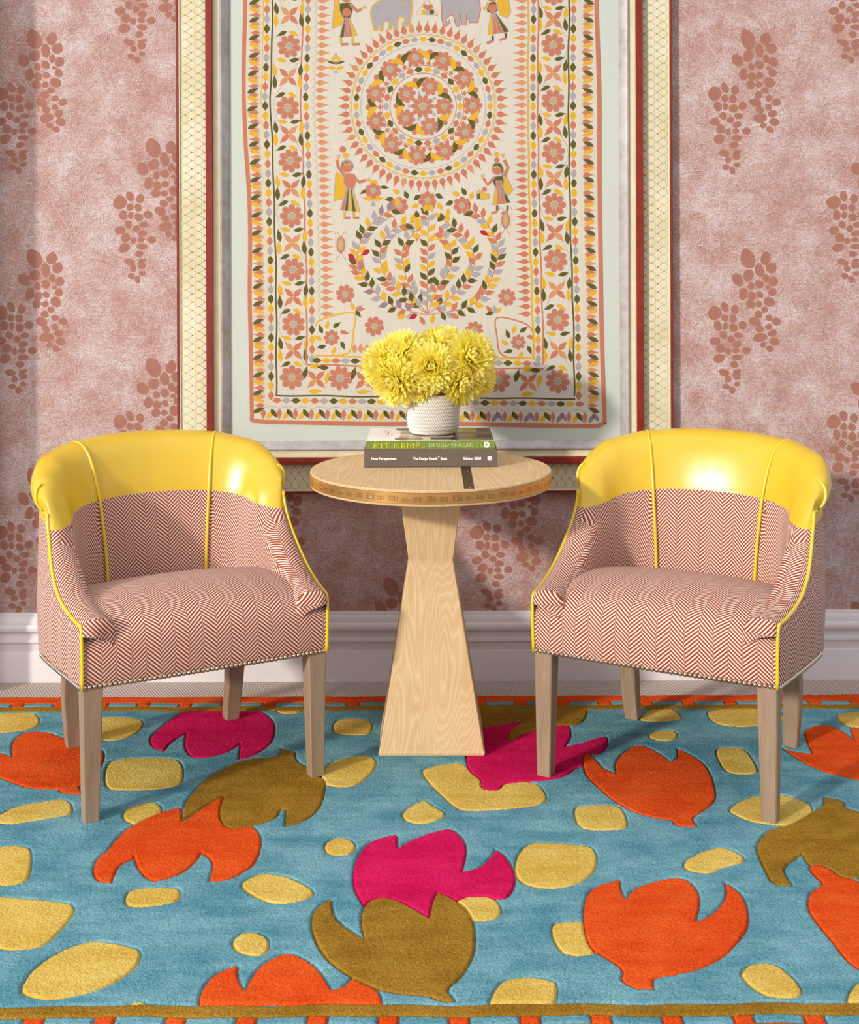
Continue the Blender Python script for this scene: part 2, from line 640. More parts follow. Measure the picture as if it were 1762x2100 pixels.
# baseboard: moulded profile (distance from wall, height)
bp = [(0.020, 0.0), (0.020, 0.090), (0.0185, 0.0935), (0.0165, 0.0945), (0.0165, 0.117), (0.018, 0.118), (0.0215, 0.121), (0.022, 0.126), (0.0205, 0.131), (0.0165, 0.134),
      (0.015, 0.138), (0.0145, 0.146), (0.017, 0.151), (0.021, 0.153), (0.025, 0.157), (0.0265, 0.164), (0.0255, 0.171), (0.0225, 0.176), (0.018, 0.178), (0.0175, 0.181),
      (0.0165, 0.188), (0.013, 0.196), (0.0095, 0.201), (0.009, 0.205), (0.0075, 0.208), (0.0, 0.209)]
vv, ff = [], []
for x in (-2.0, 2.0):
    for d, z in bp:
        vv.append((x, YW - d, z))
nb = len(bp)
for i in range(nb - 1):
    ff.append((i, i + nb, i + nb + 1, i + 1))
bo = pyobj('baseboard_back', vv, ff, M['white_paint'], None, 25)
tag(bo, kind='structure')

# ------------------------------------------------------------------ rug
def LP(pts):
    return [((p[0] / 2.0, 1400 + p[1] / 2.0) + tuple(p[2:])) for p in pts]


def RP(pts):
    return [((881 + p[0] / 2.0, 1400 + p[1] / 2.0) + tuple(p[2:])) for p in pts]


RZ = 0.012
YEL = [LP(p) for p in [
    [(-60, 130), (0, 128), (140, 122), (165, 150), (160, 180), (100, 200), (0, 208), (-60, 205)],
    [(360, 170), (420, 140), (580, 148), (592, 175), (555, 215), (490, 240), (370, 238)],
    [(430, 350), (470, 312), (715, 308), (750, 335), (755, 400), (720, 435), (480, 448), (430, 430)],
    [(-40, 560), (0, 545), (50, 512), (235, 478), (290, 488), (302, 530), (285, 545), (60, 583), (0, 580)],
    [(500, 545), (520, 515), (620, 488), (660, 502), (668, 540), (600, 590), (545, 582), (515, 570)],
    [(1368, 165), (1400, 150), (1500, 150), (1530, 165), (1525, 205), (1500, 220), (1385, 215), (1366, 195)],
    [(1330, 345), (1400, 310), (1510, 298), (1547, 318), (1535, 362), (1490, 405), (1440, 432), (1350, 428), (1310, 400)],
    [(1325, 665), (1370, 638), (1430, 640), (1462, 665), (1450, 700), (1400, 712), (1340, 706)],
    [(975, 830), (1040, 793), (1095, 783), (1190, 800), (1285, 850), (1288, 876), (1220, 905), (1120, 912), (1040, 880)],
    [(510, 885), (530, 853), (600, 842), (720, 842), (744, 860), (735, 895), (690, 912), (560, 927), (518, 915)],
    [(-60, 690), (0, 672), (115, 672), (132, 700), (125, 790), (105, 825), (0, 838), (-60, 800)],
    [(-80, 930), (0, 880, 1), (250, 900), (312, 915), (290, 975), (200, 1070), (140, 1095), (0, 1103), (-80, 1050)],
    [(88, 1245), (130, 1180), (250, 1100), (385, 1054), (560, 1090), (582, 1110), (555, 1180), (420, 1260), (220, 1310), (130, 1297), (88, 1275)],
    [(948, 1060), (985, 1030), (1040, 1020), (1095, 1043), (1107, 1075), (1090, 1117), (1030, 1125), (965, 1105)],
    [(500, 1330), (545, 1310), (600, 1310), (628, 1335), (620, 1360), (500, 1360)],
    [(1115, 95), (1240, 95), (1238, 125), (1190, 131), (1140, 128)],
]] + [RP(p) for p in [
    [(-47, 370), (0, 345), (100, 332), (150, 335), (200, 400), (300, 410), (430, 410), (470, 440), (487, 490), (400, 515), (150, 533), (95, 510)],
    [(588, 520), (620, 505), (770, 503), (800, 530), (817, 595), (780, 608), (650, 608), (608, 590)],
    [(345, 760), (365, 700), (400, 665), (460, 655), (660, 670), (687, 700), (687, 760), (640, 815), (540, 848), (430, 845), (365, 815)],
    [(1038, 745), (1060, 720), (1150, 680), (1220, 678), (1285, 710), (1297, 738), (1200, 760), (1160, 785), (1090, 782), (1050, 768)],
    [(60, 865), (150, 880), (250, 878), (290, 905), (298, 965), (190, 990), (120, 930)],
    [(498, 1000), (520, 985), (640, 978), (680, 1000), (700, 1110), (600, 1125), (540, 1110), (505, 1050)],
    [(238, 1330), (265, 1260), (310, 1220), (380, 1208), (500, 1220), (529, 1240), (515, 1345), (240, 1360)],
    [(1273, 1190), (1310, 1155), (1410, 1148), (1500, 1215), (1543, 1292), (1410, 1298), (1330, 1262), (1285, 1215)],
    [(1708, 1320), (1720, 1270), (1762, 1220), (1830, 1200), (1860, 1320), (1780, 1340)],
    [(855, 150), (900, 108), (990, 103), (1030, 135), (1035, 152), (960, 162), (870, 160)],
    [(893, 215), (950, 195), (1000, 198), (1024, 215), (1005, 237), (960, 243), (905, 232)],
    [(1133, 125), (1160, 113), (1300, 103), (1420, 108), (1452, 130), (1455, 160), (1350, 180), (1240, 184), (1160, 165)],
    [(1170, 285), (1185, 268), (1270, 265), (1305, 285), (1335, 330), (1352, 372), (1290, 380), (1210, 370)],
    [(1218, 525), (1280, 480), (1400, 455), (1500, 473), (1580, 510), (1560, 560), (1480, 590), (1340, 580), (1260, 550)],
    [(1663, 138), (1690, 126), (1800, 118), (1860, 150), (1800, 185), (1700, 180)],
    [(-119, 530), (-20, 478), (0, 500), (76, 538), (40, 565), (-22, 582), (-100, 575)],
]]
PNK = [LP([(610, 235), (640, 200), (700, 150), (760, 112), (900, 108), (1050, 110), (1110, 140), (1132, 180), (1120, 240), (1080, 280), (1020, 310), (978, 317, 1), (986, 248, 1), (950, 280), (880, 305), (800, 313), (765, 290), (755, 250), (765, 208, 1), (710, 240), (690, 260), (672, 284, 1), (630, 272)]),
       RP([(150, 340), (150, 260), (160, 200), (240, 180), (387, 157, 1), (325, 200), (328, 235, 1), (400, 205), (510, 170), (560, 167), (582, 190), (580, 230), (553, 266, 1), (620, 250), (680, 230), (729, 219, 1), (733, 260), (700, 296), (650, 292), (640, 340), (600, 352), (560, 385), (500, 402), (420, 408), (300, 415), (290, 442), (240, 444), (208, 430), (215, 400), (175, 375)]),
       [(745, 1857.5, 1), (725, 1825), (722, 1790), (735, 1750), (760, 1725), (815, 1712, 1), (816, 1740, 1), (840, 1725), (881, 1709), (906, 1702), (928, 1700), (951, 1720), (959, 1745), (948, 1788, 1), (981, 1782), (1006, 1760), (1016, 1742, 1), (1036, 1755), (1056, 1785), (1058, 1810), (1048, 1835), (1031, 1847), (991, 1837), (956, 1840), (946, 1847), (911, 1850), (881, 1900), (800, 1880)]]
ORA = [LP([(-60, 290), (0, 285), (50, 306, 1), (47, 260), (60, 230), (105, 201), (200, 203), (250, 228), (330, 240), (420, 268), (432, 310), (400, 372), (340, 422), (322, 428), (335, 445), (337, 460, 1), (280, 458), (250, 452), (240, 438), (130, 438), (60, 415), (20, 400), (-60, 370)]),
       LP([(380, 780), (400, 818), (457, 822, 1), (480, 755), (545, 728), (550, 713, 1), (560, 760), (610, 815), (650, 818), (740, 790), (800, 740), (825, 698, 1), (862, 722), (876, 750), (855, 818, 1), (930, 812), (1000, 780), (1052, 740), (1077, 650), (1060, 610), (1030, 586), (935, 605), (900, 560), (905, 520), (922, 463, 1), (850, 500), (750, 572, 1), (742, 513, 1), (690, 523), (600, 558), (520, 600), (470, 650), (440, 690), (400, 720), (385, 750)]),
       LP([(815, 1350), (815, 1290), (850, 1220), (920, 1178), (977, 1160, 1), (973, 1210), (1004, 1262, 1), (1035, 1200), (1080, 1150), (1150, 1118), (1185, 1108), (1260, 1138), (1320, 1190), (1360, 1262, 1), (1400, 1258), (1440, 1215, 1), (1500, 1235), (1567, 1275), (1567, 1370), (815, 1370)]),
       RP([(628, 330), (630, 300), (652, 288, 1), (690, 322), (705, 348), (766, 374, 1), (758, 330), (790, 290), (850, 250), (930, 280), (990, 327, 1), (1022, 308), (1014, 270, 1), (1100, 310), (1150, 360), (1177, 450), (1170, 490), (1120, 530), (1078, 552), (1084, 570), (1100, 592, 1), (1010, 592), (1000, 565), (940, 560), (850, 540), (760, 490), (680, 420), (640, 380)]),
       RP([(638, 880), (670, 840), (782, 806, 1), (784, 850), (805, 887, 1), (830, 850), (900, 820), (1000, 801), (1060, 810), (1100, 850), (1112, 900), (1093, 980, 1), (1150, 960), (1200, 910), (1221, 860), (1208, 818, 1), (1270, 858), (1300, 900), (1314, 990), (1280, 1050), (1200, 1132), (1100, 1180), (1000, 1202), (930, 1210), (914, 1225), (923, 1262, 1), (880, 1257), (860, 1263), (800, 1237), (783, 1215), (796, 1190), (780, 1165), (700, 1120), (660, 1090), (638, 1040), (628, 960)]),
       RP([(1548, 900), (1560, 860), (1614, 826, 1), (1575, 790), (1548, 755), (1600, 746), (1650, 770), (1680, 800), (1762, 812), (1900, 900), (1900, 1230), (1762, 1185), (1700, 1130), (1650, 1060), (1600, 1000), (1560, 950)]),
       RP([(1428, 258, 1), (1480, 285), (1572, 292, 1), (1540, 230), (1535, 190), (1620, 168), (1700, 200), (1747, 242, 1), (1720, 176), (1770, 190), (1900, 300), (1900, 440), (1762, 402), (1660, 380), (1570, 350), (1510, 315)])]
OLV = [LP([(745, 568, 1), (748, 510), (790, 450), (850, 390), (930, 343), (1020, 313), (1100, 308), (1147, 300), (1153, 270, 1), (1212, 286, 1), (1213, 320), (1260, 345), (1300, 385), (1337, 400), (1332, 460), (1310, 520), (1250, 572), (1168, 592, 1), (1172, 522, 1), (1148, 522), (1135, 560), (1060, 585), (940, 605), (905, 572), (898, 520), (920, 465, 1), (850, 500)]),
       [(637, 1905), (640, 1872), (660, 1853), (681, 1844, 1), (682, 1875), (706, 1902), (748, 1926, 1), (739, 1900), (742, 1860), (770, 1840), (810, 1844), (850, 1865), (880, 1883, 1), (888, 1845), (897, 1830, 1), (931, 1844), (957, 1865), (974, 1895), (976, 1950), (957, 1990), (936, 2015), (914, 2030), (937, 2055, 1), (901, 2056), (880, 2042), (825, 2041), (775, 2031), (720, 2006), (675, 1976), (650, 1940)],
       RP([(1390, 600), (1480, 585), (1580, 522), (1620, 500), (1616, 468, 1), (1690, 482), (1708, 500), (1700, 515), (1762, 530), (1900, 600), (1900, 830), (1762, 806), (1690, 800), (1650, 768), (1600, 748), (1550, 752), (1530, 703, 1), (1458, 755), (1452, 775), (1492, 837, 1), (1410, 832), (1380, 780), (1338, 690), (1345, 655)]),
       RP([(170, 95), (650, 95), (645, 145), (600, 180), (520, 172), (400, 205), (326, 238, 1), (322, 200), (382, 158, 1), (240, 185), (160, 200)])]


def to_floor(poly):
    return np.array([atZ(p[0], p[1], RZ)[:2] for p in smooth_poly(poly, 2)])


def sdf(poly, PX, PY, out, lim=0.25):
    """signed distance (inside negative) of a polygon, min-merged into out"""
    x0, y0 = poly.min(0) - lim
    x1, y1 = poly.max(0) + lim
    ix = np.where((PX[0] >= x0) & (PX[0] <= x1))[0]
    iy = np.where((PY[:, 0] >= y0) & (PY[:, 0] <= y1))[0]
    if len(ix) == 0 or len(iy) == 0:
        return
    sl = np.s_[iy[0]:iy[-1] + 1, ix[0]:ix[-1] + 1]
    X, Y = PX[sl], PY[sl]
    d2 = np.full(X.shape, 9.0)
    ins = np.zeros(X.shape, bool)
    n = len(poly)
    for i in range(n):
        ax, ay = poly[i]
        bx, by = poly[(i + 1) % n]
        ex, ey = bx - ax, by - ay
        L2 = ex * ex + ey * ey
        if L2 < 1e-14:
            continue
        t = np.clip(((X - ax) * ex + (Y - ay) * ey) / L2, 0, 1)
        d2 = np.minimum(d2, (X - ax - t * ex) ** 2 + (Y - ay - t * ey) ** 2)
        c = ((ay > Y) != (by > Y)) & (X < (bx - ax) * (Y - ay) / ((by - ay) if abs(by - ay) > 1e-12 else 1e-12) + ax)
        ins ^= c
    d = np.sqrt(d2)
    d = np.where(ins, -d, d)
    out[sl] = np.minimum(out[sl], d)


def yline(px_y):
    return atZ(881, px_y, RZ)[1]


yb0, yb1, yb2, yb3 = yline(1427.5), yline(1441), yline(1447.5), yline(1457)       # far edge, dash, olive line
yf3, yf2 = yline(2061), yline(2085)
yf1 = yf2 - (yb1 - yb2)
yf0 = yf2 - (yb0 - yb2)
xs = np.concatenate([np.arange(-1.75, -1.28, 0.012), np.arange(-1.28, 1.28, 0.0023), np.arange(1.28, 1.751, 0.012)])
ys = np.concatenate([[yf0], np.arange(yf0 + 0.002, yb0 - 0.002, 0.0023), [yb0]])
GX, GY = np.meshgrid(xs, ys)
FAR = 0.25
fields = []
for group in (YEL, PNK, ORA, OLV):
    f = np.full(GX.shape, FAR)
    for p in group:
        sdf(to_floor(p), GX, GY, f)
    fields.append(f)
# wavering of the hand-cut borders
wob = 0.0025 * np.sin(GX * 17 + 1.0) + 0.0016 * np.sin(GX * 41)
inner = np.maximum(GY - (yb3 + wob), (yf3 + wob) - GY)          # <0 inside the field
fields = [np.maximum(f, inner + 0.0) for f in fields]


def band(lo, hi):
    return np.maximum(lo - (GY + wob), (GY + wob) - hi)


ol = np.minimum(band(yb3, yb2), band(yf2, yf3))
PIT = 86.0 / F * yline(1444)


def dashes(lo, hi, ph):
    c = np.abs(((GX - ph) / PIT) % 1.0 - 0.5) * PIT
    return np.maximum(band(lo, hi), c - PIT * 0.355)


orb = np.minimum(band(yb2, yb0 + 1), band(yf0 - 1, yf2))
ph_b = atZ(1180 / 2.67 + 40 + 28, 1444, RZ)[0] - PIT * 0.5
ph_f = atZ(286, 2096, RZ)[0] - PIT * 0.5
dsh = np.minimum(dashes(yb2, yb1, ph_b), dashes(yf1, yf2, ph_f))
orb = np.maximum(orb, -dsh)
fields[2] = np.minimum(fields[2], orb)
fields[3] = np.minimum(fields[3], ol)
edge = np.full(GX.shape, FAR)
top = np.zeros(GX.shape, int)
for i, f in enumerate(fields):
    top = np.where(f < 0, i + 1, top)
for i, f in enumerate(fields):
    edge = np.where(top <= i, np.minimum(edge, np.abs(f)), edge)
    edge = np.where(top == i + 1, np.minimum(edge, np.abs(f)), edge)
h = 0.0145 - 0.0075 * np.exp(-(edge / 0.0022) ** 2) + rng.normal(0, 0.0006, GX.shape)
lowf = 0.0006 * np.sin(GX * 23 + np.sin(GY * 19) * 2) * np.sin(GY * 31)
h += lowf
rim = np.minimum.reduce([GX - xs[0], xs[-1] - GX, GY - ys[0], ys[-1] - GY])
h -= 0.006 * np.exp(-(rim / 0.004) ** 2)
ny, nx = GX.shape
co = np.stack([GX.ravel(), GY.ravel(), h.ravel()], 1)
idx = np.arange(ny * nx).reshape(ny, nx)
quads = np.stack([idx[:-1, :-1], idx[:-1, 1:], idx[1:, 1:], idx[1:, :-1]], -1).reshape(-1, 4)
# skirt down to the floor
peri = np.concatenate([idx[0, :], idx[1:, -1], idx[-1, -2::-1], idx[-2:0:-1, 0]])
sk = co[peri].copy()
sk[:, 2] = 0.0005
base = len(co)
co = np.concatenate([co, sk])
m_ = len(peri)
a_ = np.arange(m_)
b_ = (a_ + 1) % m_
skq = np.stack([peri[b_], peri[a_], base + a_, base + b_], 1)
allq = np.concatenate([quads, skq])
rme = bpy.data.meshes.new('rug')
rme.vertices.add(len(co))
rme.vertices.foreach_set('co', co.ravel())
rme.loops.add(allq.size)
rme.loops.foreach_set('vertex_index', allq.ravel().astype(np.int32))
rme.polygons.add(len(allq))
rme.polygons.foreach_set('loop_start', np.arange(0, allq.size, 4).astype(np.int32))
try:
    rme.polygons.foreach_set('loop_total', np.full(len(allq), 4, np.int32))
except Exception:
    pass
rme.update(calc_edges=True)
rme.validate()
for nm, f in zip(('yellow', 'pink', 'orange', 'olive'), fields):
    at = rme.attributes.new(nm, 'FLOAT', 'POINT')
    at.data.foreach_set('value', np.concatenate([f.ravel(), f.ravel()[peri]]).astype(np.float32))


def rug_mat():
    m = new_mat('tufted_wool', rough=0.95, spec=0.08)
    g = NT(m)
    v = g.mapping((1, 1, 1))
    fuzz = g.noise(v, 260.0, 2.0, 0.6)
    fuzz2 = g.noise(v, 700.0, 1.0, 0.5)
    jit = g.math('MULTIPLY', g.math('SUBTRACT', fuzz, 0.5), 0.0035)
    patch = g.noise(v, 9.0, 4.0, 0.6, 0.3)
    stre = g.noise(g.mapping((5, 26, 1)), 1.0, 3.0, 0.6)
    var = g.math('ADD', g.math('MULTIPLY', patch, 0.6), g.math('MULTIPLY', stre, 0.4))
    cols = {'blue': ((96, 156, 172), (142, 190, 198)), 'yellow': ((226, 188, 84), (242, 214, 122)), 'pink': ((216, 16, 90), (236, 38, 110)),
            'orange': ((232, 82, 24), (246, 108, 42)), 'olive': ((160, 118, 36), (184, 142, 54))}
    vr = g.sstep(var, 0.33, 0.67)
    c = g.mix(vr, lin(cols['blue'][0]), lin(cols['blue'][1]))
    for nm in ('yellow', 'pink', 'orange', 'olive'):
        a = g.n('ShaderNodeAttribute', attribute_name=nm).outputs['Fac']
        k = g.sstep(g.math('ADD', a, jit), 0.0006, -0.0006)
        cc = g.mix(vr, lin(cols[nm][0]), lin(cols[nm][1]))
        c = g.mix(k, c, cc)
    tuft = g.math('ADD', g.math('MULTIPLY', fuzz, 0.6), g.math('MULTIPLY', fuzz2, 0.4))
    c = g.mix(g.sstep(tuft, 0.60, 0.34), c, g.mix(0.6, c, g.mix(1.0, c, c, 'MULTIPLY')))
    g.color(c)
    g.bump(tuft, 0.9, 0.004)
    return m


ro = link('rug', rme, rug_mat(), None, 180)
tag(ro, 'large blue tufted wool rug with orange, pink, olive and yellow leaf shapes', 'rug')

# ------------------------------------------------------------------ framed textile
FR = empty('picture_frame', (0, WALL_Y, 0))
tag(FR, 'large framed embroidered textile with red and cream patterned frame on pink wall', 'framed textile')
ZT = 2.50
ZB, _d = atY(881, 1014, 3.94)[2], 0
XL, XR = atY(360.5, 500, 3.94)[0], atY(1382, 500, 3.94)[0]


def ring(name, x0, x1, z0, z1, prof, mat, parent, smooth=30):
    """mitred frame: prof = closed list of (inset from outer edge, depth in front of the wall)"""
    verts, faces = [], []
    n = len(prof)
    for (sx, sz) in ((0, 0), (1, 0), (1, 1), (0, 1)):
        for (i, d) in prof:
            x = x0 + i if sx == 0 else x1 - i
            z = z0 + i if sz == 0 else z1 - i
            verts.append((x, -d, z))
    for c in range(4):
        c2 = (c + 1) % 4
        for k in range(n):
            k2 = (k + 1) % n
            faces.append((c * n + k, c2 * n + k, c2 * n + k2, c * n + k2))
    me = bpy.data.meshes.new(name)
    me.from_pydata(verts, [], faces)
    bm = bmesh.new()
    bm.from_mesh(me)
    bmesh.ops.recalc_face_normals(bm, faces=bm.faces)
    bm.to_mesh(me)
    bm.free()
    return link(name, me, mat, parent, smooth)


px_m = 3.94 / F
i1 = 5.0 * px_m      # outer red edge
i2 = 62.0 * px_m     # patterned panel
i3 = 76.5 * px_m     # red moulding
i4 = 90.0 * px_m     # cream slip
i5 = 108.5 * px_m    # silver fillet
ring('outer_edge', XL, XR, ZB, ZT, [(0, 0.001), (0, 0.026), (0.001, 0.028), (i1 - 0.001, 0.028), (i1, 0.026), (i1, 0.001)], M['red_lacquer'], FR)
ring('pale_bead', XL + i1, XR - i1, ZB + i1, ZT - i1, [(0, 0.001), (0, 0.0255), (0.0025, 0.027), (0.0045, 0.0255), (0.0045, 0.001)], M['cream_wood'], FR)
pan = ring('patterned_panel', XL + i1 + 0.0045, XR - i1 - 0.0045, ZB + i1 + 0.0045, ZT - i1 - 0.0045, [(0, 0.001), (0, 0.022), (i2 - i1 - 0.0045, 0.022), (i2 - i1 - 0.0045, 0.001)], M['panel'], FR)
ring('red_moulding', XL + i2, XR - i2, ZB + i2, ZT - i2, [(0, 0.001), (0, 0.041), (0.0015, 0.043), (i3 - i2 - 0.0015, 0.043), (i3 - i2, 0.041), (i3 - i2, 0.001)], M['red_lacquer'], FR)
ring('cream_slip', XL + i3, XR - i3, ZB + i3, ZT - i3, [(0, 0.001), (0, 0.034), (0.004, 0.034), (0.0055, 0.029), (i4 - i3, 0.026), (i4 - i3, 0.001)], M['cream_wood'], FR)
ring('silver_fillet', XL + i4, XR - i4, ZB + i4, ZT - i4, [(0, 0.001), (0, 0.031), (0.002, 0.034), (0.006, 0.034), (i5 - i4 - 0.002, 0.021), (i5 - i4, 0.018), (i5 - i4, 0.001)], M['silver'], FR)
bm = bmesh.new()
box(bm, XL + i5 - 0.004, XR - i5 + 0.004, -0.013, -0.002, ZB + i5 - 0.004, ZT - i5 + 0.004)
bmobj('mount_board', bm, M['mount'], FR)

# teardrop pattern on the panel: two rows, tips towards the picture
M['ink_olive'] = new_mat('ink_olive', (140, 130, 76), 0.7)
M['ink_brown'] = new_mat('ink_brown', (132, 104, 76), 0.7)
M['dot_red'] = new_mat('dot_red', (196, 62, 40), 0.7)
M['dot_blue'] = new_mat('dot_blue', (96, 138, 168), 0.7)
M['dot_green'] = new_mat('dot_green', (196, 196, 60), 0.7)
tp = Flat()
PITCH = 17.15 * px_m
DY = -0.0221


def drop(cx, cz, ux, uz, alt):
    """circle with a pointed tip in direction (ux, uz); thin line, dots at the tip and at the waist"""
    vx, vz = -uz, ux
    R = PITCH * 0.47
    TL = PITCH * 0.76
    a0 = math.acos(R / TL)
    pts = []
    for i in range(25):
        a = a0 + (2 * math.pi - 2 * a0) * i / 24
        pts.append((math.cos(a) * R, math.sin(a) * R))
    pts = [(TL, 0)] + pts + [(TL, 0)]
    w = 0.00055
    for p, q in zip(pts[:-1], pts[1:]):
        dx, dy = q[0] - p[0], q[1] - p[1]
        L = math.hypot(dx, dy) or 1
        nx, nz = -dy / L * w / 2, dx / L * w / 2
        quad = [(p[0] + nx, p[1] + nz), (p[0] - nx, p[1] - nz), (q[0] - nx, q[1] - nz), (q[0] + nx, q[1] + nz)]
        tp.poly([(cx + a * ux + b * vx, DY, cz + a * uz + b * vz) for a, b in quad], 1 if p[0] > 0.3 * R else 0)
    for (a, b, r, mi) in ((TL, 0, 0.0021, 2 + alt), (0.05 * R, PITCH / 2, 0.0019, 4)):
        tp.poly([(cx + (a + r * math.cos(t)) * ux + (b + r * math.sin(t)) * vx, DY - 0.0002, cz + (a + r * math.cos(t)) * uz + (b + r * math.sin(t)) * vz) for t in [k * math.pi / 5 for k in range(10)]], mi)


pw0, pw1 = i1 + 0.0045, i2
r1 = 18.0 * px_m
r2 = 44.0 * px_m
for row, off in enumerate((r1, r2)):
    n = int((ZT - ZB - 2 * i1) / PITCH)
    for k in range(1, n):
        z = ZB + i1 + 0.02 + k * PITCH
        if z > ZT - 0.1:
            continue
        if z > ZB + pw1 - 0.005:
            drop(XL + off, z, 1, 0, (k + row) % 2)
            drop(XR - off, z, -1, 0, (k + row) % 2)
    nx_ = int((XR - XL - 2 * i1) / PITCH)
    for k in range(1, nx_):
        x = XL + i1 + 0.02 + k * PITCH
        if x < XR - 0.02:
            drop(x, ZB + off, 0, 1, (k + row) % 2)
tp.build('teardrop_pattern', [M['ink_olive'], M['ink_brown'], M['dot_red'], M['dot_blue'], M['dot_green']], pan)

# ---- cloth
CY = 0.0145                     # cloth stands this far in front of the wall
YC = WALL_Y - CY


def cw(px, py, lift=0.0):
    p = atY(px, py, YC)
    return (p[0], p[1] - WALL_Y - lift, p[2])


def cloth_mat(name, a, b, thread=1.0):
    m = new_mat(name, rough=0.9, spec=0.1)
    g = NT(m)
    n = g.noise(g.mapping((3, 3, 3)), 2.0, 4.0, 0.6)
    n2 = g.noise(g.mapping((300, 300, 60)), 1.0, 2.0)
    n3 = g.noise(g.mapping((22, 22, 7)), 1.0, 3.0, 0.6, 0.5)
    g.color(g.mix(g.math('ADD', g.math('MULTIPLY', n, 0.65), g.math('MULTIPLY', n2, 0.35)), lin(a), lin(b)))
    g.bump(g.math('ADD', n2, g.math('MULTIPLY', n3, 5.0)), 0.35, 0.0012 * thread)
    return m


def thread_mat(name, a, b):
    m = new_mat(name, rough=0.75, spec=0.2)
    g = NT(m)
    n2 = g.noise(g.mapping((120, 120, 900)), 1.0, 2.0)
    n = g.noise(g.mapping((40, 40, 40)), 1.0, 2.0)
    g.color(g.mix(g.math('ADD', g.math('MULTIPLY', n, 0.4), g.math('MULTIPLY', n2, 0.6)), lin(a), lin(b)))
    g.bump(n2, 0.5, 0.0008)
    return m


M['cloth'] = cloth_mat('ecru_cloth', (204, 195, 178), (226, 218, 203))
TH = [thread_mat('thread_' + n, a, b) for n, a, b in [
    ('terracotta', (186, 106, 76), (210, 136, 104)), ('yellow', (210, 156, 30), (236, 188, 62)), ('olive', (76, 72, 22), (112, 104, 50)),
    ('grey', (150, 144, 146), (186, 180, 180)), ('crimson', (170, 24, 40), (200, 44, 62)), ('mauve', (136, 108, 118), (168, 140, 148)), ('cream', (214, 194, 150), (232, 216, 178)), ('tan', (202, 132, 88), (220, 158, 116))]]
T_, Y_, O_, G_, C_, MV, CR, TN = range(8)

outline = [(503, -140), (503, 0), (500, 120), (500, 200), (504, 300), (511, 400), (513, 500), (512, 600), (514, 700), (516, 800), (517, 850), (523, 863)]
bottom = [(600, 866), (700, 868), (800, 869), (900, 868), (1000, 870), (1100, 872), (1180, 873), (1225, 873), (1238, 866)]
right = [(1240, 860), (1236, 760), (1233, 650), (1231, 500), (1229, 350), (1229, 200), (1226, 100), (1223, 0), (1222, -140)]
cl_pts = outline + bottom + right
cloth = Flat()
cloth.poly([cw(x, y) for x, y in cl_pts], 0)
clo = cloth.build('embroidered_cloth', [M['cloth']], FR)
bnd = Flat()


def ribbon(fl, pts, w, mi, lift, closed=False):
    n = len(pts)
    L, R = [], []
    for i in range(n):
        a = pts[i - 1] if (i > 0 or closed) else pts[i]
        b = pts[(i + 1) % n] if (i < n - 1 or closed) else pts[i]
        dx, dy = b[0] - a[0], b[1] - a[1]
        l = math.hypot(dx, dy) or 1
        nx, ny_ = -dy / l * w / 2, dx / l * w / 2
        L.append((pts[i][0] + nx, pts[i][1] + ny_))
        R.append((pts[i][0] - nx, pts[i][1] - ny_))
    for i in range(n if closed else n - 1):
        j = (i + 1) % n
        fl.poly([cw(*L[i], lift), cw(*R[i], lift), cw(*R[j], lift), cw(*L[j], lift)], mi)


cs = [tuple(p) for p in catmull(cl_pts, 3)]
ribbon(bnd, cs, 8.0, 0, 0.0005)
bnd.build('binding', [TH[T_]], clo)

em = Flat()
em.wrap = 400
L1, L2, L3, L4 = 0.00006, 0.00018, 0.0003, 0.00042


def P2(pts, mi, lift=L1):
    em.poly([cw(x, y, lift) for x, y in pts], mi)


def rotp(pts, cx, cy, a, s=1.0):
    c, sn = math.cos(a), math.sin(a)
    return [(cx + (x * c - y * sn) * s, cy + (x * sn + y * c) * s) for x, y in pts]


LEAF_W = (0, .5, .82, .98, 1.0, .88, .64, .36, .14, 0)
SPIKE_W = (0, .58, .93, 1.0, .84, .58, .34, .18, .08, 0)


def leafp(cx, cy, ang, l, w, mi, bend=0.0, lift=L1, tab=LEAF_W):
    """leaf from its base (cx, cy) along ang"""
    up, dn = [], []
    n = len(tab) - 1
    for i, k in enumerate(tab):
        t = i / n
        off = bend * l * math.sin(math.pi * t * 0.5) * t
        up.append((t * l, off + w / 2 * k))
        dn.append((t * l, off - w / 2 * k))
    P2(rotp(up + dn[-2:0:-1], cx, cy, ang), mi, lift)


def sickle(x, y, rad, side, l, w, mi, lift=L1):
    """crescent leaf that starts along rad and curls round to one side"""
    ux, uy = math.cos(rad), math.sin(rad)
    vx, vy = -uy * side, ux * side
    b, t_ = (x + ux * l * .62, y + uy * l * .62), (x + ux * l * .72 + vx * l * .68, y + uy * l * .72 + vy * l * .68)
    up, dn = [], []
    n = len(LEAF_W) - 1
    for i, k in enumerate(LEAF_W):
        t = i / n
        p = [(1 - t) ** 2 * a + 2 * t * (1 - t) * bb + t * t * c for a, bb, c in zip((x, y), b, t_)]
        d = [2 * (1 - t) * (bb - a) + 2 * t * (c - bb) for a, bb, c in zip((x, y), b, t_)]
        dl = math.hypot(*d) or 1
        up.append((p[0] - d[1] / dl * w / 2 * k, p[1] + d[0] / dl * w / 2 * k))
        dn.append((p[0] + d[1] / dl * w / 2 * k, p[1] - d[0] / dl * w / 2 * k))
    P2(up + dn[-2:0:-1], mi, lift)


def spindle(x, y, ang, l, w, mi, lift=L1):
    leafp(x, y, ang, l, w, mi, 0.0, lift, SPIKE_W)


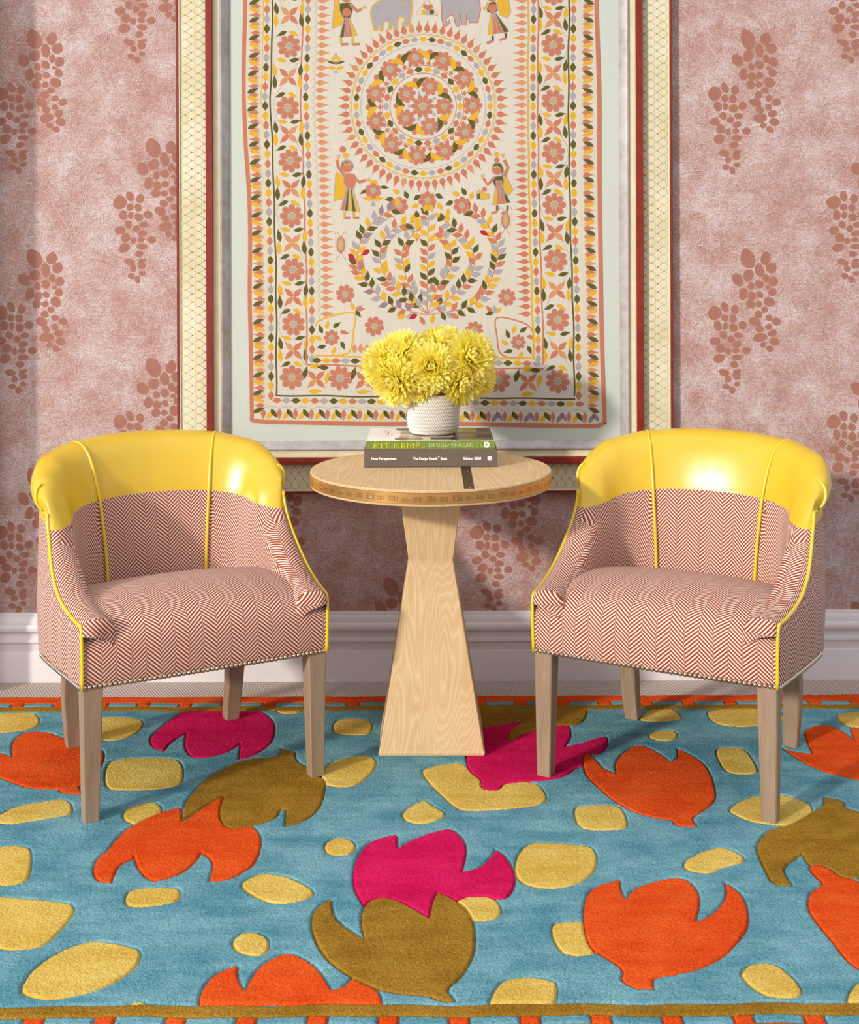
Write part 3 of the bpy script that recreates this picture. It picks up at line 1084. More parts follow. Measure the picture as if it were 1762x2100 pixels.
def diamond(x, y, l, w, mi, ang=math.pi / 2, lift=L1):
    xs_ = (-1, -.75, -.5, -.25, 0, .25, .5, .75, 1)
    up = [(l / 2 * t, w / 2 * (1 - abs(t) ** 1.75)) for t in xs_]
    P2(rotp(up + [(p[0], -p[1]) for p in up[-2:0:-1]], x, y, ang), mi, lift)


def disc(x, y, r, mi, lift, n=16, sy=1.0):
    P2([(x + r * math.cos(2 * math.pi * i / n), y + r * sy * math.sin(2 * math.pi * i / n)) for i in range(n)], mi, lift)


def flower(x, y, r, n=8, rot=0.0, sx=1.0):
    for gr in (1, 0):
        for k in range(n):
            a = rot + 2 * math.pi * k / n
            er, et = r * 0.37, r * 0.62 * math.tan(math.pi / n) * 1.04
            if not gr:
                er, et = er - max(0.7, r * 0.045), et - max(0.7, r * 0.04)
            pts = []
            for i in range(14):
                t = 2 * math.pi * i / 14
                ct, st_ = math.cos(t), math.sin(t)
                pts.append((x + ((0.62 * r + er * ct) * math.cos(a) - et * st_ * (1 + 0.25 * ct) * math.sin(a)) * sx, y + (0.62 * r + er * ct) * math.sin(a) + et * st_ * (1 + 0.25 * ct) * math.cos(a)))
            P2(pts, G_ if gr else T_, L1 if gr else L2)
    disc(x, y, r * 0.28, Y_, L3)
    disc(x, y, r * 0.22, G_, L4)


def cross4(x, y, r):
    for k in range(4):
        leafp(x, y, math.pi / 4 + k * math.pi / 2, r, r * 0.42, TN if random.random() < .4 else T_)
    disc(x, y, 2.5, Y_, L2, 8)


def lerp_col(pts, y):
    for (x0, y0), (x1, y1) in zip(pts[:-1], pts[1:]):
        if y0 <= y <= y1:
            return x0 + (x1 - x0) * (y - y0) / (y1 - y0)
    return pts[-1][0] if y > pts[-1][1] else pts[0][0]


# x drift of the left and right borders along y
LD = [(0, -30), (-1, 100), (-5, 200), (1, 330), (4, 443), (7, 553), (8, 665), (8, 780), (8, 900)]
RD = [(0, -30), (-2, 150), (-1, 300), (1, 420), (4, 534), (8, 656), (10, 780), (10, 900)]
drift = lambda tab, y: lerp_col(tab, y)
YT = -60
seq = (T_, G_, O_, Y_)


def vline(x0, tab, y0, y1, w, mi, lift=L1, amp=0.8):
    pts = []
    y = y0
    while y <= y1:
        pts.append((x0 + drift(tab, y) + amp * math.sin(y * 0.05 + x0), y))
        y += 9
    pts.append((x0 + drift(tab, y1), y1))
    ribbon(em, pts, w, mi, lift)


def vscallop(x0, tab, y0, y1, pitch, depth):
    y = y0
    while y < y1:
        pts = []
        for i in range(9):
            t = i / 8
            pts.append((x0 + drift(tab, y) + depth * math.sin(math.pi * t), y + pitch * t))
        ribbon(em, pts, 1.0, G_, L1)
        y += pitch


def hscallop(y0, x0, x1, pitch, depth):
    x = x0
    while x < x1:
        ribbon(em, [(x + pitch * i / 8, y0 + depth * math.sin(math.pi * i / 8)) for i in range(9)], 1.0, G_, L1)
        x += pitch


# left and right borders
for side, tab, x_leaf, sgn, x_sc, x_y, x_d1, x_ol, x_fl, x_tc, x_d2, x_sc2, fy in (
        (0, LD, 507, 1, 536, 540, 548, 559, 594, 621, 632, 649, [-32, 95, 221, 330, 443, 553, 665]),
        (1, RD, 1223, -1, 1196, 1190, 1177, 1168, 1136, 1105, 1095, 1084, [-12, 92, 207, 313, 420, 534, 656])):
    # outer leaf border
    y = YT
    k = 0
    while y < 838:
        d = drift(tab, y)
        leafp(x_leaf + d + sgn * 27, y, math.pi if sgn > 0 else 0.0, 24, 11.5, T_ if k % 3 else TN, 0, L1, SPIKE_W)
        mi = (Y_, O_)[k % 2]
        a = math.radians(-32) if k % 2 else math.radians(24)
        ax = x_leaf + d + sgn * 4
        leafp(ax, y + 9 + (6 if k % 2 else -6), a if sgn > 0 else math.pi - a, 27, 9.5, mi, 0.12 * sgn * (1 if k % 2 else -1), L2)
        y += 18.2
        k += 1
    vscallop(x_sc, tab, YT, 830, 18.2, -4 * sgn)
    vline(x_y, tab, YT, 832 if side == 0 else 832, 2.2, Y_ if side == 0 else CR)
    if side == 0:
        vline(x_y + 0.5, tab, 215, 832, 2.6, CR, L2)
    y, k = 15, 0
    ys_, kk = YT, 0
    while ys_ < 815:
        diamond(x_d1 + drift(tab, ys_), ys_, 19.5, 12, seq[kk % 4])
        ys_ += 19.8
        kk += 1
    vline(x_ol, tab, YT, 812, 3.4, O_)
    vline(x_tc, tab, YT, 748, 3.2, T_)
    ys_, kk = YT, 1
    while ys_ < 738:
        diamond(x_d2 + drift(tab, ys_), ys_, 19.5, 11.5, seq[kk % 4])
        ys_ += 19.9
        kk += 1
    if side == 0:
        vline(643, tab, YT, 640, 2.2, CR)
    else:
        vline(1085, tab, YT, 738, 4.2, Y_)
    ys_ = YT
    while ys_ < (645 if side == 0 else 658):
        xx = x_sc2 + drift(tab, ys_)
        spindle(xx + sgn * 3, ys_, 0.0 if sgn > 0 else math.pi, 28, 11.5, TN if (ys_ < 330 or side == 0) else T_)
        ribbon(em, [(xx + sgn * (3 - 5 * math.sin(math.pi * i / 6)), ys_ + 15.3 * i / 6) for i in range(7)], 1.0, G_, L1)
        ys_ += 15.3
    # flower column
    for i, y in enumerate(fy):
        x = x_fl + drift(tab, y)
        flower(x, y, 25 if i else 24, 8, 0.2 * i)
        yn = fy[i + 1] if i + 1 < len(fy) else (773 if side == 0 else 781)
        ym = (y + yn) / 2
        xm = x_fl + drift(tab, ym)
        cross4(xm, ym, 27)
        hh = (yn - y)
        for sx in (-1, 1):
            leafp(xm + sx * 27, ym + 24, math.radians(-95 - 8 * sx), 30, 10, (Y_, O_)[(sx > 0) ^ (i % 2)], 0.08 * sx)
            leafp(xm + sx * 24, ym - 2, math.radians(-92 + 14 * sx), 28, 10, (O_, Y_)[(sx > 0) ^ (i % 2)], -0.08 * sx)
            leafp(xm + sx * 2 - 3, ym + hh * 0.5 - 28 - 2, math.radians(0 if sx > 0 else 180) + sx * math.radians(12), 24, 9, Y_ if sx > 0 else O_, 0.2 * sx)
            leafp(xm + sx * 3, ym - hh * 0.5 + 30, math.radians(0 if sx > 0 else 180) - sx * math.radians(6), 24, 9, (O_ if sx > 0 else Y_), -0.1 * sx)
        # meandering grey vine
        ribbon(em, [(xm + 30 * math.cos(math.pi * t / 12) * (1 if i % 2 else -1), y + hh * t / 12) for t in range(13)], 0.9, G_, L1)

# bottom borders
def hline(y0, x0, x1, w, mi, slope=0.006, lift=L1):
    pts = []
    x = x0
    while x < x1:
        pts.append((x, y0 + (x - x0) * slope + 0.8 * math.sin(x * 0.045)))
        x += 9
    pts.append((x1, y0 + (x1 - x0) * slope))
    ribbon(em, pts, w, mi, lift)


hline(748, 621 + 8, 1115, 3.2, T_, 0.018)
hline(730, 645, 1098, 3.4, Y_, 0.012)
hline(811, 560 + 7, 1180, 3.4, O_, 0.012)
hline(831, 545, 1200, 2.0, CR, 0.012)
for k in range(24):
    x = 650 + k * 19.6
    if x < 1105:
        diamond(x, 739 + (x - 640) * 0.014, 19.5, 11.5, seq[(k + 2) % 4], 0.0)
for k in range(33):
    x = 568 + k * 19.4
    if x < 1195:
        diamond(x, 821 + (x - 560) * 0.012, 19.2, 11.5, seq[k % 4], 0.0)
k, x = 0, 540
while x < 1205:
    yb = 838 + (x - 540) * 0.012
    late = x > 950
    leafp(x, yb, math.pi / 2, 23, 10, T_)
    leafp(x + 8, yb + 22, math.radians(-64), 25, 9.5, MV if (late and k % 2 == 0) else Y_, 0.1, L2)
    leafp(x + 16, yb, math.radians(62), 25, 9.5, O_ if not late or k % 2 else MV, -0.1, L2)
    ribbon(em, [(x + 33 * i / 8, yb - 5 * math.sin(math.pi * i / 8)) for i in range(9)], 1.0, G_, L1)
    x += 33
    k += 1
bf = [599, 698, 797, 905, 1022, 1144]
for i, x in enumerate(bf):
    y = 774 + (x - 599) * 0.014
    flower(x, y, 26, 9 if i % 2 else 8, 0.3 * i)
    if i + 1 < len(bf):
        xm = (x + bf[i + 1]) / 2
        cross4(xm, y + 4, 27)
        leafp(xm - 14, y - 24, math.radians(8), 32, 11, Y_, -0.1)
        leafp(xm + 26, y - 20, math.radians(178), 26, 10, O_, 0.1)
        leafp(xm - 26, y + 4, math.radians(-80), 30, 11, O_, 0.1)
        leafp(xm + 25, y - 12, math.radians(95), 30, 11, O_ if i % 2 else Y_, 0.1)
        leafp(xm - 16, y + 28, math.radians(6), 32, 10, Y_, -0.12)

# mandala
MX, MY = 868.0, 218.0


def mp(r, a):
    return (MX + r * math.cos(a), MY + r * math.sin(a))


def circ(r, w, mi):
    ribbon(em, [mp(r, 2 * math.pi * i / 90) for i in range(90)], w, mi, L1, True)


circ(147, 2.4, Y_)
circ(128, 1.1, G_)
circ(84, 1.6, T_)
circ(68, 1.6, T_)
N = 62
for k in range(N):
    a = 2 * math.pi * k / N
    x, y = mp(151, a)
    spindle(x, y, a + 0.12 * math.sin(a * 2), 26, 12.5, T_ if k % 9 else TN)
    ribbon(em, [mp(149 + 3.5 * math.sin(math.pi * i / 6), a + 2 * math.pi / N * (i / 6 - 0.5) * 1.0) for i in range(7)], 0.9, G_, L1)
N = 48
for k in range(N):
    a = 2 * math.pi * k / N
    x, y = mp(137.5, a)
    diamond(x, y, 17, 11, (Y_, O_, T_, G_)[k % 4], a + math.pi / 2)
N = 26
for k in range(N):
    a = 2 * math.pi * k / N
    x, y = mp(76, a)
    diamond(x, y, 17, 12, (Y_, G_, T_, O_)[k % 4], a + math.pi / 2)
NF = 11
for k in range(NF):
    a = -math.pi / 2 - 0.16 + 2 * math.pi * k / NF
    x, y = mp(102, a)
    flower(x, y, 20.5, 8, a + math.pi)
    b = a + math.pi / NF
    x, y = mp(94, b)
    sickle(x, y, b + 0.3, 1, 34, 11, O_, L2)
    sickle(x, y, b - 0.3, -1, 34, 11.5, Y_, L2 + 0.00005)
    x, y = mp(119, b)
    leafp(x, y, b + math.pi, 22, 15, T_, 0, L1)
    for c in (a - 0.14, a + 0.14, b):
        x, y = mp(94 if c != b else 92, c)
        leafp(*mp(85, c), c, 9, 10, T_)
flower(MX - 1, MY, 25, 10)
for k in range(5):
    a = -2.5 + 2 * math.pi * k / 5
    x, y = mp(43, a)
    flower(x, y, 20, 8, a)
    b = a + math.pi / 5
    x, y = mp(37, b)
    sickle(x, y, b + 0.3, 1, 34, 11, O_, L2)
    sickle(x, y, b - 0.3, -1, 34, 11.5, Y_, L2 + 0.00005)
    leafp(*mp(62, b), b + math.pi, 18, 13, T_)
    leafp(*mp(24, b), b, 10, 6, G_)

# tree
def C6(x, y):
    return (680 + x / 4.405, 280 + y / 4.405)


br = [[(862, 1610), (866, 1300), (870, 1000), (875, 620)],
      [(862, 1600), (735, 1420), (650, 1180), (650, 1000), (760, 850)],
      [(860, 1605), (610, 1400), (470, 1230), (445, 1010), (560, 840), (760, 760)],
      [(850, 1612), (520, 1510), (300, 1290), (230, 1110), (290, 890), (420, 735), (600, 630)],
      [(870, 1600), (960, 1360), (1075, 1190), (1075, 1010), (1010, 890)],
      [(872, 1605), (1120, 1410), (1280, 1210), (1275, 1040), (1170, 880), (1020, 760)],
      [(880, 1612), (1250, 1530), (1420, 1340), (1500, 1090), (1480, 930), (1370, 740), (1210, 640)]]
ci = 0
for bi, b in enumerate(br):
    pts = [C6(*p) for p in catmull(b, 8)]
    ribbon(em, pts, 1.7, T_, L1)
    acc, nxt = 0.0, 13.0
    for p, q in zip(pts[:-1], pts[1:]):
        d = math.hypot(q[0] - p[0], q[1] - p[1])
        acc += d
        if acc >= nxt and q is not pts[-1]:
            a = math.atan2(q[1] - p[1], q[0] - p[0])
            for sd in ((-1, 1)[ci % 2],):
                mi = (Y_, G_, T_, O_)[((ci // 2) + (1 if ci % 5 == 0 else 0)) % 4]
                if bi == 3 and random.random() < 0.15:
                    mi = MV
                leafp(q[0] + 2.5 * math.cos(a + sd * 0.7), q[1] + 2.5 * math.sin(a + sd * 0.7), a + sd * 0.70, 22, 11, mi, 0.06 * sd, L2)
                ribbon(em, [q, (q[0] + 3.5 * math.cos(a + sd * 0.7), q[1] + 3.5 * math.sin(a + sd * 0.7))], 1.0, mi, L2)
                ci += 1
            nxt += 8.3
for x, y, mi, a in ((150, 1060, C_, 0.7), (346, 1025, C_, 2.6), (1340, 850, C_, 0.5), (775, 1605, C_, 2.6), (590, 1640, Y_, -0.3), (1150, 1640, T_, 3.6), (1030, 1660, O_, 4.2), (905, 1690, Y_, 4.9), (840, 1700, T_, 4.2)):
    leafp(*C6(x, y), a, 22, 10, mi, 0, L3)
for x, y, r in ((612, 625, 19), (866, 575, 19), (1180, 622, 19)):
    flower(*C6(x, y), r, 7, -1.6)
for x, y, r in ((125, 1422, 20), (1585, 1452, 19), (388, 1715, 21), (1290, 1748, 19)):
    flower(*C6(x, y), r, 8, 0.2)
for x, y, a, mi in ((560, 560, 3.0, O_), (620, 510, 3.5, Y_), (690, 560, 4.3, O_), (800, 525, 2.4, O_), (940, 520, 0.5, O_), (790, 610, 2.7, Y_), (960, 600, 1.0, Y_), (1100, 585, 2.7, O_), (1160, 530, 3.5, Y_), (1215, 530, 4.2, O_), (1255, 570, 5.0, Y_),
                    (860, 610, 1.9, Y_), (885, 610, 1.2, Y_), (780, 740, 4.5, O_), (760, 730, 0.9, Y_), (1010, 760, 4.4, O_), (960, 770, 5.4, O_), (1050, 720, 4.8, Y_), (930, 700, 0.3, Y_), (800, 720, 0.4, T_),
                    (770, 860, 5.2, T_), (775, 870, 1.6, T_), (780, 850, 4.6, Y_), (1005, 880, 4.3, T_), (1010, 890, 5.8, T_), (1005, 895, 2.6, Y_)):
    leafp(*C6(x, y), a, 19, 10, mi, 0, L2)

# corner sprays at the foot of the field, scrolls
for pts, mi in (([(968, 530), (985, 500), (1060, 470), (1215, 445), (1212, 560), (1195, 680), (1150, 715), (1080, 720)], Y_),):
    ribbon(em, [tuple(p) for p in catmull([(340 + x / 3.146, 500 + y / 3.146) for x, y in pts], 4)], 3.4, mi, L1)
ribbon(em, [tuple(p) for p in catmull([(860 + x / 3.146, 500 + y / 3.146) for x, y in [(738, 590), (720, 545), (660, 505), (500, 478), (502, 600), (515, 690), (560, 730), (640, 735)]], 4)], 3.0, T_, L1)
for ox, oy, fx_, cs_ in ((340, 500, 1, ((1070, 605, 17), (0, 0, 0))), (860, 500, 1, ((640, 635, 16), (0, 0, 0)))):
    x, y, r = cs_[0]
    X, Y = ox + x / 3.146, oy + y / 3.146
    flower(X, Y, r, 8)
    for a, mi in ((3.6, O_), (4.2, Y_), (4.9, O_), (5.7, T_), (0.4, O_), (1.2, Y_), (2.2, O_), (2.9, Y_)):
        leafp(X + 20 * math.cos(a), Y + 20 * math.sin(a), a + 0.5, 20, 9, mi, 0.2)
for x, y, a, mi in ((1215, 430, 4.4, Y_), (1225, 430, 5.6, G_), (1225, 430, 0.9, O_), (1230, 420, 0.0, T_)):
    leafp(340 + x / 3.146, 500 + y / 3.146, a, 19, 9, mi)
for x, y, a, mi in ((495, 450, 5.4, Y_), (480, 440, 2.8, O_), (470, 440, 3.9, T_), (490, 450, 4.6, G_)):
    leafp(860 + x / 3.146, 500 + y / 3.146, a, 19, 9, mi)
for k in range(3):
    leafp(340 + (1218 + k * 40) / 3.146, 500 + 705 / 3.146, -math.pi / 2, 21, 11, TN)

# small plant motifs
def plantlet(x, y, s=1.0):
    leafp(x, y - 12 * s, -math.pi / 2, 9 * s, 6 * s, G_)
    leafp(x, y - 12 * s, math.radians(150), 16 * s, 8 * s, Y_, -0.3)
    leafp(x, y - 12 * s, math.radians(30), 16 * s, 8 * s, Y_, 0.3)
    leafp(x, y - 4 * s, math.pi / 2, 11 * s, 8 * s, T_)
    leafp(x, y + 2 * s, math.radians(185), 22 * s, 5 * s, O_, 0.15)
    leafp(x, y + 2 * s, math.radians(-5), 22 * s, 5 * s, O_, -0.15)
    leafp(x, y + 13 * s, math.radians(192), 20 * s, 8 * s, Y_)
    leafp(x, y + 13 * s, math.radians(-12), 20 * s, 8 * s, Y_)
    P2([(x, y + 14 * s), (x + 5 * s, y + 22 * s), (x - 5 * s, y + 22 * s)], G_)


plantlet(689, 128)
X, Y = C6(377, 490)
flower(X, Y, 17, 6, 0.5)
leafp(X - 13, Y - 2, 2.6, 18, 7, O_)
leafp(X + 14, Y - 8, 0.1, 20, 7, O_)
leafp(X + 1, Y - 22, 2.5, 14, 8, Y_, -0.3)
leafp(X + 1, Y - 22, 0.6, 14, 8, Y_, 0.3)
leafp(X, Y + 18, 3.3, 24, 9, Y_)
leafp(X, Y + 18, -0.15, 24, 9, Y_)
P2([(X, Y + 18), (X + 6, Y + 32), (X - 6, Y + 32)], G_)

# beetle-like motifs
for x, y in ((699, 502), (1037, 452)):
    disc(x, y, 9, T_, L1, 16, 1.9)
    disc(x, y, 6.5, G_, L2, 16, 2.0)
    disc(x, y, 3.0, Y_, L3, 12, 3.0)
    for s in (-1, 1):
        ribbon(em, [(x + s * 2, y - 16), (x + s * 5, y - 24), (x + s * 11, y - 27), (x + s * 12, y - 22)], 1.2, T_, L1)
        ribbon(em, [(x + s * 1, y + 16), (x + s * 5, y + 24), (x + s * 10, y + 30), (x + s * 8, y + 33)], 1.2, T_, L1)
        for k in range(8):
            yy = y - 13 + k * 3.8
            ribbon(em, [(x + s * 6, yy), (x + s * 12, yy - 1)], 1.0, T_, L1)

# embroidered figures (folk-art needlework), in zoom coordinates around the mandala
def fig(pts, conv, mi, lift=L2, outl=True):
    q = [conv(*p) for p in pts]
    if outl:
        cxm = sum(p[0] for p in q) / len(q)
        cym = sum(p[1] for p in q) / len(q)
        ribbon(em, q, 1.6, G_, lift + 0.0001, True)
    P2(q, mi, lift)


def c5(x, y):
    return (680 + x / 4.405, 60 + y / 4.405)


def skirt(conv, tl, tr, bl, br_, cols):
    n = len(cols)
    for k, mi in enumerate(cols):
        a, b = k / n, (k + 1) / n
        L = lambda p, q, t: (p[0] + (q[0] - p[0]) * t, p[1] + (q[1] - p[1]) * t)
        fig([L(tl, tr, a), L(tl, tr, b), L(bl, br_, b), L(bl, br_, a)], conv, mi, L2)


def limb(conv, pts, w, mi, lift=L2):
    q = [conv(*p) for p in pts]
    ribbon(em, q, w + 1.4, G_, lift)
    ribbon(em, q, w, mi, lift + 0.0002)


def hand(conv, x, y, a):
    q = conv(x, y)
    disc(q[0], q[1], 3.0, Y_, L3, 8)
    for k in range(5):
        b = a + (k - 2) * 0.4
        ribbon(em, [q, (q[0] + 7.5 * math.cos(b), q[1] + 7.5 * math.sin(b))], 0.8, G_, L2)


# left woman
fig([(40, 1290), (110, 1320), (125, 1400), (140, 1480), (120, 1530), (18, 1555)], c5, Y_)
limb(c5, [(120, 1320), (60, 1240), (50, 1180)], 6, T_)
hand(c5, 62, 1160, -1.5)
limb(c5, [(215, 1340), (250, 1380), (310, 1365)], 5, T_)
hand(c5, 330, 1360, -0.3)
fig([(115, 1310), (150, 1300), (205, 1310), (232, 1350), (215, 1400), (200, 1440), (145, 1440), (110, 1390)], c5, T_, L3)
skirt(c5, (135, 1440), (195, 1440), (80, 1635), (258, 1650), (T_, O_, Y_, O_, Y_))
for x in (118, 200):
    limb(c5, [(x, 1645), (x, 1705)], 4, Y_)
    limb(c5, [(x - 2, 1705), (x + 50, 1702)], 4, T_)
disc(*c5(140, 1235), 13.5, G_, L3, 18)
disc(*c5(140, 1235), 12.2, T_, L4, 18)
for x in (122, 158):
    disc(*c5(x, 1225), 2.6, Y_, L4 + .0002, 8, .8)
fig([(85, 1250), (95, 1210), (130, 1190), (180, 1205), (196, 1250), (175, 1215), (130, 1205), (104, 1225)], c5, O_, L4 + .0003)
disc(*c5(128, 1140), 5.8, Y_, L3, 14)
disc(*c5(102, 1085), 6.8, T_, L3, 14)
# right woman
fig([(1530, 1215), (1580, 1330), (1640, 1450), (1600, 1500), (1560, 1500), (1545, 1350)], c5, Y_)
limb(c5, [(1560, 1330), (1595, 1250), (1560, 1180)], 6, T_)
hand(c5, 1548, 1150, -1.8)
limb(c5, [(1470, 1340), (1410, 1405), (1375, 1350)], 5, T_)
hand(c5, 1368, 1340, -1.8)
fig([(1460, 1335), (1540, 1320), (1560, 1370), (1540, 1430), (1490, 1440), (1460, 1390)], c5, O_, L3)
fig([(1485, 1370), (1540, 1370), (1540, 1430), (1490, 1430)], c5, T_, L4)
skirt(c5, (1480, 1435), (1550, 1435), (1455, 1590), (1618, 1565), (Y_, T_, T_, O_))
for x in (1497, 1590):
    limb(c5, [(x, 1590), (x, 1640)], 4, O_)
    limb(c5, [(x, 1648), (x - 55, 1662)], 4, T_)
disc(*c5(1497, 1265), 12.0, G_, L3, 18)
disc(*c5(1497, 1265), 10.6, T_, L4, 18)
disc(*c5(1475, 1252), 2.8, Y_, L4 + .0002, 8, .6)
disc(*c5(1510, 1250), 2.8, Y_, L4 + .0002, 8, .6)
fig([(1450, 1240), (1475, 1210), (1530, 1210), (1550, 1250), (1545, 1320), (1530, 1260), (1500, 1235)], c5, O_, L4 + .0003)
disc(*c5(1493, 1130), 5, Y_, L3, 14)
disc(*c5(1495, 1182), 5.5, T_, L3, 14)
# small bird held by the right woman
fig([(1310, 1470), (1340, 1450), (1380, 1480), (1430, 1490), (1425, 1530), (1350, 1540), (1320, 1520)], c5, Y_, L2)
fig([(1310, 1490), (1345, 1480), (1345, 1530), (1315, 1540)], c5, O_, L3)
disc(*c5(1382, 1445), 5, T_, L3, 12)

# upper pair, and the two elephants (cut by the picture's top edge)
def c4(x, y):
    return (660 + x * 0.24404, y * 0.24404)


fig([(110, -40), (150, 20), (170, 120), (190, 200), (88, 242)], c4, Y_)
limb(c4, [(235, 30), (300, 95), (335, 75)], 6, T_)
hand(c4, 350, 66, -0.5)
fig([(150, 30), (240, 20), (262, 80), (240, 150), (180, 150), (150, 90)], c4, O_, L3)
disc(*c4(208, 105), 9, T_, L4, 14)
skirt(c4, (190, 150), (235, 150), (150, 315), (300, 300), (O_, T_, T_, Y_))
for x in (163, 260):
    limb(c4, [(x, 315), (x, 375)], 4, Y_)
    limb(c4, [(x, 374), (x + 60, 370)], 4, T_)
disc(*c4(205, -25), 11, T_, L4, 14)
fig([(1490, -40), (1570, 0), (1590, 100), (1560, 150), (1500, 130), (1470, 20)], c4, Y_)
limb(c4, [(1400, 20), (1385, 60), (1355, 75)], 5, Y_)
fig([(1385, 30), (1460, 10), (1480, 90), (1440, 115), (1390, 100)], c4, O_, L3)
disc(*c4(1435, 70), 9, T_, L4, 14)
skirt(c4, (1420, 110), (1465, 110), (1395, 295), (1575, 265), (Y_, T_, T_, O_))
for x, y in ((1435, 300), (1545, 275)):
    limb(c4, [(x, y), (x + 4, y + 45)], 4, O_)
    limb(c4, [(x + 4, y + 45), (x - 50, y + 62)], 4, T_)
disc(*c4(1430, -25), 10, T_, L4, 14)
e1 = [(408, 110), (425, 50), (470, 10), (560, -20), (640, 0), (690, -30), (755, -40), (762, 60), (750, 150), (735, 215), (700, 230), (672, 200), (690, 180), (700, 160), (665, 138), (640, 165), (638, 250), (605, 255), (600, 195), (585, 250), (560, 250), (565, 185), (525, 180), (518, 262), (490, 262), (488, 205), (470, 255), (440, 255)]
ribbon(em, [c4(*p) for p in e1], 2.4, Y_, L3, True)
P2([c4(*p) for p in e1], G_, L2)
disc(*c4(690, 42), 3.0, Y_, L4, 10, .7)
e2 = [(990, -40), (1010, 60), (1005, 140), (1020, 210), (1040, 225), (1080, 190), (1075, 160), (1050, 190), (1045, 160), (1075, 130), (1105, 125), (1130, 220), (1160, 222), (1165, 115), (1180, 212), (1215, 212), (1215, 120), (1240, 190), (1310, 190), (1335, 80), (1320, -40)]
ribbon(em, [c4(*p) for p in e2], 2.2, T_, L3, True)
P2([c4(*p) for p in e2], G_, L2)
ribbon(em, [c4(*p) for p in ((885, -10), (790, 118), (975, 128))], 1.8, T_, L1, True)
for x, y, mi in ((870, 55, T_), (915, 55, T_), (895, 70, T_), (855, 100, Y_), (925, 100, O_), (890, 105, G_)):
    disc(*c4(x, y), 5, mi, L2, 10, 1.1)
em.build('embroidery', TH, clo)

# ------------------------------------------------------------------ side table
TX, TY = atZ(883.5, 957, 0.73)[0], 3.474
TB = empty('side_table', (TX, TY, 0.0145))
tag(TB, 'round limed-wood side table with brass-edged top and tapered stem between the armchairs', 'table')
ztop = 0.73 - 0.0145
TR = 0.3215


def lathe(name, prof, mat, parent, n=96, smooth=30, uv=False):
    verts, faces = [], []
    for r, z in prof:
        for k in range(n):
            a = 2 * math.pi * k / n
            verts.append((r * math.cos(a), r * math.sin(a), z))
    for i in range(len(prof) - 1):
        for k in range(n):
            k2 = (k + 1) % n
            faces.append((i * n + k, i * n + k2, (i + 1) * n + k2, (i + 1) * n + k))
    me = bpy.data.meshes.new(name)
    me.from_pydata(verts, [], faces)
    if uv:
        ul = me.uv_layers.new(name='UVMap')
        zmin = min(z for r, z in prof)
        for p in me.polygons:
            ks = [me.loops[l].vertex_index % n for l in p.loop_indices]
            wrap = max(ks) - min(ks) > 2
            for l in p.loop_indices:
                vi = me.loops[l].vertex_index
                k = vi % n
                if wrap and k == 0:
                    k = n
                ul.data[l].uv = (k / n * 2 * math.pi * prof[0][0], verts[vi][2] - zmin)
    return link(name, me, mat, parent, smooth)


tk = 0.041
lathe('table_top', [(0.0, ztop - tk), (TR - 0.006, ztop - tk), (TR - 0.002, ztop - tk + 0.002), (TR - 0.001, ztop - tk + 0.007), (TR - 0.003, ztop - tk + 0.0075), (TR - 0.003, ztop - 0.0065), (TR - 0.001, ztop - 0.006),
                    (TR - 0.001, ztop - 0.0015), (TR - 0.003, ztop), (0.0, ztop)], M['ash_top'], TB)
bd = lathe('brass_band', [(TR - 0.003, ztop - tk + 0.0077), (TR, ztop - tk + 0.0079), (TR, ztop - 0.0067), (TR - 0.003, ztop - 0.0065)], M['brass'], TB, 128, 40, True)
for k in range(10):
    a = math.radians(-90 + (k - 4.5) * 17.5 + random.uniform(-3, 3))
    bm = bmesh.new()
    bmesh.ops.create_uvsphere(bm, u_segments=10, v_segments=6, radius=0.0026)
    bmesh.ops.scale(bm, vec=(1, 0.4, 1), verts=bm.verts)
    o = bmobj('screw', bm, M['screw'], bd, 180)
    o.location = ((TR + 0.0002) * math.cos(a), (TR + 0.0002) * math.sin(a), ztop - 0.021 + random.uniform(-.003, .003))
    o.rotation_euler = (0, 0, a + math.pi / 2)
# bronze inlay strip, front to back
ix = 0.0935
hw = 0.0125
yy = math.sqrt((TR - 0.002) ** 2 - (ix + hw) ** 2)
bm = bmesh.new()
box(bm, ix - hw, ix + hw, -yy, yy, ztop - 0.003, ztop + 0.0012, 0.0004, 1)
st = bmobj('inlay_strip', bm, M['bronze'], TB)
for y in (-yy + 0.012, -0.06, 0.06, yy - 0.012):
    bm = bmesh.new()
    bmesh.ops.create_uvsphere(bm, u_segments=10, v_segments=6, radius=0.0028)
    bmesh.ops.scale(bm, vec=(1, 1, 0.4), verts=bm.verts)
    o = bmobj('screw', bm, M['screw'], st, 180)
    o.location = (ix + 0.003, y, ztop + 0.0013)
# stem: waisted square column
bm = bmesh.new()
lv = [(0.1345, 0.0), (0.1365, 0.003), (0.1365, 0.009), (0.1345, 0.0125), (0.0595, 0.478), (0.0585, 0.484), (0.0595, 0.490), (0.083, ztop - tk)]
rings = []
for hwid, z in lv:
    c = min(0.0025, hwid * 0.06)
    rings.append([bm.verts.new(p) for p in [(-hwid + c, -hwid, z), (hwid - c, -hwid, z), (hwid, -hwid + c, z), (hwid, hwid - c, z), (hwid - c, hwid, z), (-hwid + c, hwid, z), (-hwid, hwid - c, z), (-hwid, -hwid + c, z)]])
for a, b in zip(rings[:-1], rings[1:]):
    for k in range(8):
        bm.faces.new((a[k], a[(k + 1) % 8], b[(k + 1) % 8], b[k]))
bm.faces.new(rings[0][::-1])
bm.faces.new(rings[-1])
bmobj('stem', bm, M['ash_stem'], TB, 20)

